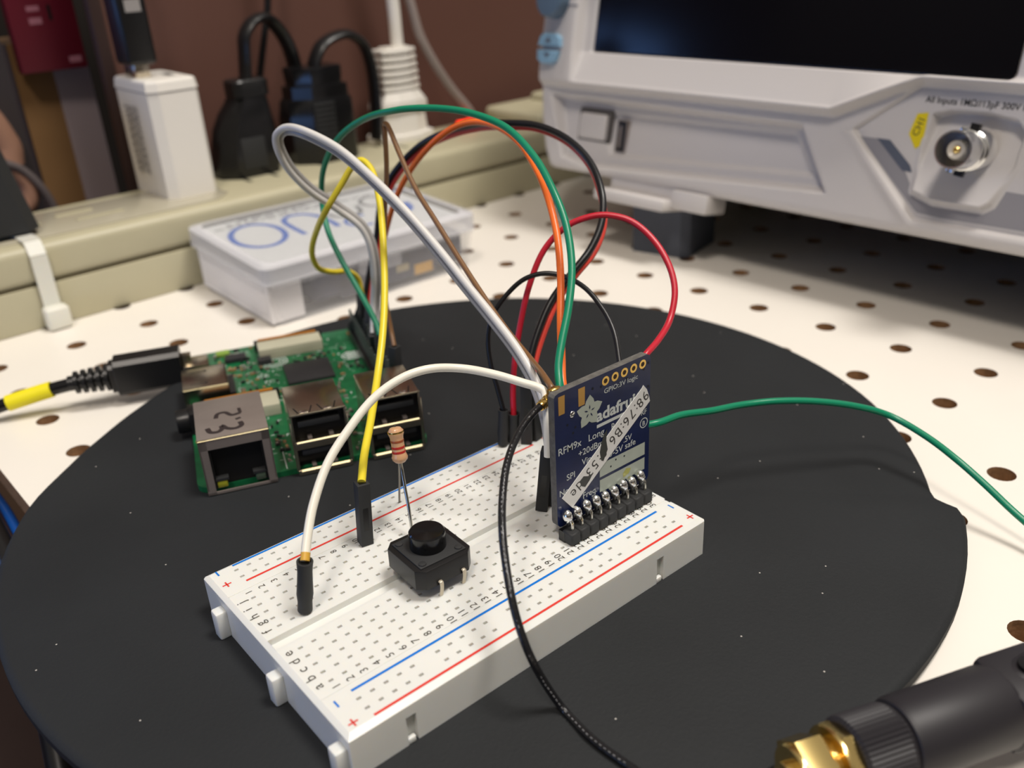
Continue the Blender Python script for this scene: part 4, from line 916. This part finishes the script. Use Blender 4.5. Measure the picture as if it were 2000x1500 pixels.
    # power button and usb socket in the recess
    b = MB(); b.box(-160.6, -143.0, -15.0, -1.6, -6.6, -4.2, mat('button_gap', (88, 84, 82), .6), T=F, r=.8); 
    b.box(-159.3, -144.6, -13.9, -3.6, -6, -2.7, SCW, T=F, r=1.3, seg=3); b.build('power_button', root)
    b = MB(); b.box(-140.0, -134.8, -17.4, -4.8, -8, -4.9, STEELD, T=F, r=.2); b.box(-139.5, -135.3, -16.9, -5.3, -6, -4.85, BLK, T=F)
    b.box(-138.6, -137.2, -15.5, -7, -5, -4.7, STEELD, T=F); b.build('usb_socket', root)
    # printed inlay, yellow channel label, slate stripe, lettering
    e = -1.25
    b = MB(); b.flat([[(-35.9, .2), (-29.2, .1), (-18.9, -8.4), (-15.9, -12.8), (-15.0, -15.0), (-8.2, -16.8), (7, -16.9), (9.6, -14.8), (11.4, -10.2), (20, -10.4), (34, -10.8), (34, -20.2), (-5, -20.7), (-12.2, -20.3), (-13.4, -19.5)]], e, SCG, F); b.build('printed_inlay', root)
    b = MB(); b.flat([[(-29.9, .2), (-25.6, .1), (-17.6, -6.6), (-16.6, -8.6), (-19.8, -8.4)]], e + .08, SCD, F); b.build('slate_stripe', root)
    b = MB(); b.flat([[(-18.9, 8.7), (-15.6, 9.3), (-15.4, 4), (-15.6, -.4), (-17.3, -1.6), (-20.2, 2.6)]], e + .1, YEL, F)
    b.text('CH1', 3.0, F @ Matrix.Translation((-16.7, 4.6, e + .16)) @ Matrix.Rotation(PI / 2 - .22, 4, 'Z'), INK); q = b.build('channel_label', root); q['label'] = 'yellow CH1 label'
    b = MB(); b.text('All Inputs 1M\u03a9//13pF 300V RMS', 2.6, F @ Matrix.Translation((-17.4, 12.2, e + .06)) @ Matrix.Diagonal((.94, 1, 1, 1)), mat('print_grey', (40, 38, 38), .5), 'L', .012); b.build('input_lettering', root)
    # controls right of the screen (mostly outside the frame)
    for r_ in range(4):
        for c_ in range(2):
            b = MB(); b.lathe([(6, -2), (5.8, 5), (5, 6)], SCG, F @ Matrix.Translation((40 + c_ * 45, 35 + r_ * 24, 0)), n=28); b.build('knob', root)
    # folding front foot
    b = MB(); b.box(-139, -104, -6, 12, -35.6, -31.2, SCW, r=.8); b.box(-104.5, -88, -1, 12, -34.2, -27, SCW, r=.8); b.box(-137, -106, 2, 14, -31.5, -26.5, SCW); b.build('foot', root)
    b = MB(); b.box(60, 95, -6, 12, -35.6, -31.2, SCW, r=.8); b.box(62, 93, 2, 14, -31.5, -26.5, SCW); b.build('foot', root)
    for s in (-150, 90):
        b = MB(); b.box(s, s + 22, 92, 112, -36, -26.5, BLKM, r=1); b.build('foot', root)
scope()
b = MB(); T = frame((184, 127, ZP), (.25, -.968, 0), (.968, .25, 0), (0, 0, 1)); 
b.prism([(0, 0), (21, 0), (24, 3), (24, 26), (0, 26)], 0, 20.5, mat('slate_rubber', (74, 78, 88), .7), T, r=.8)
tag(b.build('rubber_block'), 'dark slate block under the left front foot of the oscilloscope', 'block', 'blocks under the oscilloscope feet')
b = MB(); b.prism([(0, 0), (26, 0), (26, 40), (0, 40)], 0, 20.5, MATS['slate_rubber'], frame((196, -60, ZP), (.05, -.998, 0), (.998, .05, 0), (0, 0, 1)), r=.8)
tag(b.build('rubber_block'), 'dark slate block under the right front foot of the oscilloscope', 'block', 'blocks under the oscilloscope feet')
b = MB(); b.prism([(0, 0), (200, 0), (200, 26), (0, 26)], 0, 2.0, MATS['slate_rubber'], frame((291, 140, ZP), (.05, -.998, 0), (.998, .05, 0), (0, 0, 1)))
tag(b.build('rubber_strip'), 'dark strip on the pegboard under the rear of the oscilloscope', 'strip')

# ------------------------------------------------------------------ antenna
def antenna():
    A, B_ = (4.2, -74.1, -1.6), (40.7, -88.2, -1.6)
    F = axis_frame(A, B_); root = thing('antenna', 'black stubby antenna with gold screw connector lying over the turntable edge', 'antenna', M4=F)
    def hexp(r, a=0): return [(r * math.cos(PI / 3 * k + a), r * math.sin(PI / 3 * k + a)) for k in range(6)]
    b = MB(); b.lathe([(1.5, -3.4), (2.4, -3.2), (2.4, -2.0), (4.3, -1.9), (4.5, -1.6), (4.5, -1.1), (4.0, -1.0)], BRASS, n=30)
    b.prism(hexp(5.3, .3), -1.2, 3.0, BRASS, r=.3)
    b.lathe([(3.5, 3.0), (3.6, 3.2), (3.6, 7.0)], BRASS, n=24)
    for k in range(4): b.lathe([(3.6, 3.3 + k * .45), (3.95, 3.45 + k * .45), (3.6, 3.65 + k * .45)], BRASS, n=24, cap=False)
    b.lathe([(5.3, 4.4), (5.4, 4.6), (5.4, 4.9), (5.2, 5.0)], BRASS, n=30); b.prism(hexp(5.4, .65), 5.1, 6.9, BRASS, r=.25); b.build('screw_connector', root)
    b = MB(); n = 104; V = []; Fc = []
    prof = [(4.2, 6.9), (5.3, 6.9), (5.9, 7.4), (5.9, 14.4), (5.5, 15.2), (4.8, 15.4)]
    for j, (r, z) in enumerate(prof):
        for k in range(n): a = 2 * PI * k / n; rr = r - (.22 if k % 2 and 1 <= j <= 3 else 0); V.append((rr * math.cos(a), rr * math.sin(a), z))
    for j in range(len(prof) - 1):
        for k in range(n): Fc.append((j * n + k, j * n + (k + 1) % n, (j + 1) * n + (k + 1) % n, (j + 1) * n + k))
    Fc += [tuple(range(n))[::-1], tuple(range((len(prof) - 1) * n, len(prof) * n))]; b.raw(V, Fc, ANT); b.build('knurled_collar', root)
    b = MB(); b.lathe([(5.2, 15.2), (5.9, 15.6), (6.2, 16.4), (6.35, 33.0), (6.0, 33.8)], ANT, n=40)
    for s in (-1, 1): b.box(-5.4, 5.4, 2.7 * s - 1.9 + (.8 * s), 2.7 * s + 1.9 + (.8 * s), 33, 44, ANT, r=1.2)
    b.build('hinge_base', root)
    b = MB(); b.lathe([(4.6, 33.8), (6.0, 38), (6.6, 44), (6.6, 70), (5.4, 120), (4.6, 140), (3, 142)], ANT, n=36); b.build('whip', root)
    b = MB(); b.lathe([(1.9, -6.4), (1.9, 6.4)], BLKG, Matrix.Translation((0, 0, 39)) @ Matrix.Rotation(PI / 2, 4, 'X'), n=20); b.build('hinge_pin', root)
antenna()

# ------------------------------------------------------------------ component box
def comp_box():
    x0, x1, y0, y1 = 37.5, 129.5, 158.5, 223.0; z0, z1 = ZP, 9.0
    root = thing('component_box', 'frosted clear plastic kit box with blue letters on its lid by the power strip', 'box', ((x0 + x1) / 2, (y0 + y1) / 2, ZP))
    pp = mat('frosted_polypropylene', (232, 232, 236), .22, alpha=.15, var=.02); pc = mat('clear_lid', (226, 228, 234), .15, alpha=.12); pr_ = mat('frosted_lid_rim', (236, 236, 240), .25, alpha=.5)
    cx, cy = (x0 + x1) / 2, (y0 + y1) / 2
    def rr(g, r=4, n=4, k=1.0):
        X0, X1, Y0, Y1 = x0 + g, x1 - g, y0 + g, y1 - g; out = []
        for px_, py_, a0 in ((X1 - r, Y0 + r, -PI / 2), (X1 - r, Y1 - r, 0), (X0 + r, Y1 - r, PI / 2), (X0 + r, Y0 + r, PI)):
            out += [(px_ + r * math.cos(a0 + q * PI / 2 / n), py_ + r * math.sin(a0 + q * PI / 2 / n)) for q in range(n + 1)]
        return out
    def shell(b, g0, z_0, g1, z_1, th, m, floor=False):
        o0, o1, i0, i1 = rr(g0), rr(g1), rr(g0 + th), rr(g1 + th); n = len(o0); V = [(p[0], p[1], z_0) for p in o0] + [(p[0], p[1], z_1) for p in o1] + [(p[0], p[1], z_1) for p in i1] + [(p[0], p[1], z_0) for p in i0]
        Fc = []
        for k in range(n):
            k2 = (k + 1) % n
            for a_ in range(3): Fc.append((a_ * n + k, a_ * n + k2, (a_ + 1) * n + k2, (a_ + 1) * n + k))
            Fc.append((3 * n + k, 3 * n + k2, k2, k))
        b.raw(V, Fc, m)
        if floor: b.prism(rr(g0 + th), z_0, z_0 + th, m)
    b = MB(); shell(b, 2.5, z0 + .05, .6, 3.2, 1.0, pp, True); b.build('tray', root, world=True)
    b = MB(); b.prism(rr(.2), z1 - 1.0, z1, pc, r=.4); shell(b, 0, 2.4, .2, z1 - .9, 1.0, pr_); shell(b, .2, z1 - .9, 2.6, z1, 1.4, pr_); b.build('lid', root, world=True)
    b = MB(); card = mat('insert_card', (206, 208, 208), .6, var=.02); b.box(x0 + 4, x1 - 4, y0 + 6.5, y1 - 2.0, z1 - 2.2, z1 - 1.9, card)
    zc = z1 - 1.86; lb = mat('letter_blue', (8, 84, 180), .5); lg = mat('letter_grey', (104, 106, 106), .5)
    def stroke(pts, w, m):
        d = Vector((pts[1][0] - pts[0][0], pts[1][1] - pts[0][1], 0)).normalized()
        b.tube([(p[0], p[1], zc) for p in pts], w / 2, m, n=8, sub=6, flat=.04, up=(-d.y, d.x, 0))
    el = [(55.5 + 9.6 * math.cos(t_) + 2.0 * math.sin(t_), 197.8 + 13.8 * math.sin(t_) - 1.0 * math.cos(t_)) for t_ in [2 * PI * k / 20 for k in range(21)]]
    stroke(el, 2.3, lb)
    stroke([(69.4, 186.8), (69.6, 198.0), (70.8, 206.6), (74.8, 210.6), (80.2, 209.4), (83.6, 203.6), (84.2, 193.8), (83.4, 186.2)], 2.3, lb)
    stroke([(95, 180.0), (90.5, 180.4), (87.6, 183.6), (88.1, 189.0), (92.5, 192.6), (98.1, 191.8)], 1.6, lb)
    stroke([(88.0, 202.5), (88.9, 196.6), (94.0, 193.6), (99.6, 196.5), (102.0, 204.0)], 1.9, lg)
    stroke([(109.6, 197.5), (105.7, 200.5), (105.8, 207.1), (110.4, 211.2), (115.5, 209.8)], 1.7, lg)
    stroke([(119.0, 206), (121.9, 210.3), (127.5, 210.6), (131.0, 204.5), (128.0, 191.3)], 1.8, lb); stroke([(119.2, 194.2), (116.3, 186.5), (109.5, 182.0)], 3.4, lb)
    rn = random.Random(9)
    for row, yy in enumerate((213.2, 216.0, 218.8)):
        x = x0 + 8 + row * 6
        while x < 112 - row * 12: w = rn.uniform(1.5, 6); b.box(x, x + w, yy, yy + (1.5 if row else 1.2), zc - .02, zc, lg); x += w + 1.2
    b.build('lid_card', root, world=True)['label'] = 'pale card with big blue round letters'
    b = MB(); b.box(x0 + 2.2, x0 + 3.0, y0 + 3, y1 - 3, z0 + 1.2, 2.2, mat('milky_plastic', (236, 234, 236), .5)); b.box(x0 + 3, x0 + 15, y0 + 3.5, y0 + 4.2, z0 + 1.2, 1.6, MATS['milky_plastic']); b.build('end_liner', root, world=True)
    b = MB(); dk = mat('dark_parts', (50, 53, 74), .6, var=.6, vscale=110)
    b.box(x0 + 19, x1 - 5, y0 + 3.8, y1 - 14, z0 + 3.4, 2.4, dk, r=3, seg=3); b.box(x0 + 30, x1 - 18, y0 + 3.7, y1 - 20, z0 + 2.0, 5.0, dk, r=2); b.build('electronic_parts', root, world=True)['kind'] = 'stuff'
    b = MB(); yl = mat('parts_yellow', (214, 164, 50), .5)
    b.box(100, 109, y0 + 3.6, y0 + 5.4, z0 + 3, z0 + 7.5, yl, r=.5); b.box(92, 98, y0 + 3.6, y0 + 5.4, z0 + 6, z0 + 9, mat('parts_tan', (190, 176, 140), .5), r=.4); b.build('yellow_part', root, world=True)
    b = MB(); b.box(x0 + 3, x1 - 3, y0 - .9, y0 + .6, 1.4, 3.4, pp, r=.4); b.box(74, 92, y0 - 1.6, y0 + .4, -2.4, 4.6, pp, r=.5); b.build('latch', root, world=True)
comp_box()
for o in [o for o in scene.objects if o.type == 'MESH' and o.parent and o.parent.name == 'component_box']:     # the box is a little deeper at the back
    for v in o.data.vertices:
        v.co.z += (v.co.y + 32.2 * MM) * .045 * min(1, max(0, v.co.z / (22 * MM)))

# ------------------------------------------------------------------ clutter at the left, beyond the strip
def clutter():
    def Tt(x, y, z): return ST @ Matrix.Translation((x, y, z))
    kraft = mat('kraft_cardboard', (124, 92, 56), .8, var=.08, vscale=30)
    r = thing('cardboard_box', 'brown cardboard box standing behind the power strip at the left', 'box', M4=Tt(30, 120, 0))
    b = MB(); b.prism([(-12, -24), (18, -21), (18, 20), (-12, 20)], -20, 88, kraft); b.build('carton', r)
    b = MB(); b.prism([(4, -23.2), (19.2, -22), (19.2, -10), (18.6, -10), (18.6, -21.4), (4, -22.6)], -20, 84, mat('plastic_film', (186, 172, 176), .3, alpha=.5), r=0); b.build('plastic_wrap', r)
    r = thing('red_package', 'dark red package standing against the cardboard box', 'package', M4=Tt(29, 90, 0))
    b = MB(); b.box(-9.5, 17, -2, 4, 76.5, 150, mat('dark_red_card', (92, 14, 32), .45, var=.05), r=.4); b.build('carton', r)
    b = MB(); F = frame((0, -2.03, 0), (1, 0, 0), (0, 0, 1), (0, -1, 0)); pk = mat('pale_pink_print', (150, 96, 108), .5)
    b.box(-2, 3, 100, 102, 0, .04, pk, T=F); b.box(-2, 3, 95, 97.5, 0, .04, pk, T=F); b.box(6, 7.4, 96, 102, 0, .04, BLK, T=F); b.box(10, 15, 79, 81.5, 0, .04, pk, T=F); b.build('printed_mark', r)
    tag(MB().box(6, 15, 92, 100, -20, 160, mat('dark_grey_panel', (52, 46, 48), .6), T=ST).build('upright_panel'), 'dark grey upright panel edge left of the cardboard box', 'panel')
    sk = mat('tan_fabric', (150, 112, 92), .85, var=.1, vscale=40)
    b = MB(); b.tube([(-60, 96, 70), (-30, 94, 72), (-2, 92, 66), (6, 91, 50), (5, 90, 42)], 6.0, sk, n=16, T=ST); b.tube([(-50, 92, 40), (-20, 90, 44), (2, 88, 42), (9, 87, 34), (8, 87, 26), (2, 88, 22), (-10, 90, 22)], 3.6, sk, n=14, T=ST)
    b.box(-90, -2, 90, 100, 38, 78, sk, r=4, T=ST, seg=3)
    tag(b.build('tan_pouch'), 'tan fabric pouch with a looped strap at the left edge', 'pouch')
    tag(MB().tube([(2, 84, 44), (8, 84, 40), (13, 83, 32), (16, 83, 22), (17, 83, 8), (17, 83, -20)], 1.7, mat('dusty_grey_cable', (92, 84, 84), .5), n=12, T=ST).build('grey_cable'), 'grey cord hanging in front of the brown cardboard box', 'cable')
    tag(MB().tube([(-58.5, 200, -30), (-58.5, 150, -30), (-59, 120, -26), (-61, 80, -30), (-70, 20, -60), (-80, -40, -120)], 1.4, mat('blue_jacket', (24, 84, 170), .3), n=14).build('blue_cable'), 'bright blue cable below the left edge of the pegboard', 'cable')
    tag(MB().tube([(-63.5, 200, -28), (-63.5, 150, -26), (-64, 120, -23), (-66, 80, -28), (-78, 20, -60), (-92, -40, -118)], 3.0, BLK, n=14).build('black_cable'), 'black cable beside the blue cable below the pegboard edge', 'cable')
    b = MB(); b.box(-160, -62, -60, 260, -150, -130, mat('dark_wood_drawer', (58, 42, 34), .6, var=.1, vscale=30), r=1)
    tag(b.build('wood_shelf'), 'dark brown wooden shelf below the left edge of the pegboard', 'shelf')
clutter()

for o in scene.objects:
    if o.parent is None and o.name.startswith('jumper_wire'): o['group'] = 'jumper wires plugged into the breadboard'
    if o.parent is None and o.name.startswith('power_plug'): o['group'] = 'power plugs standing in the power strip'
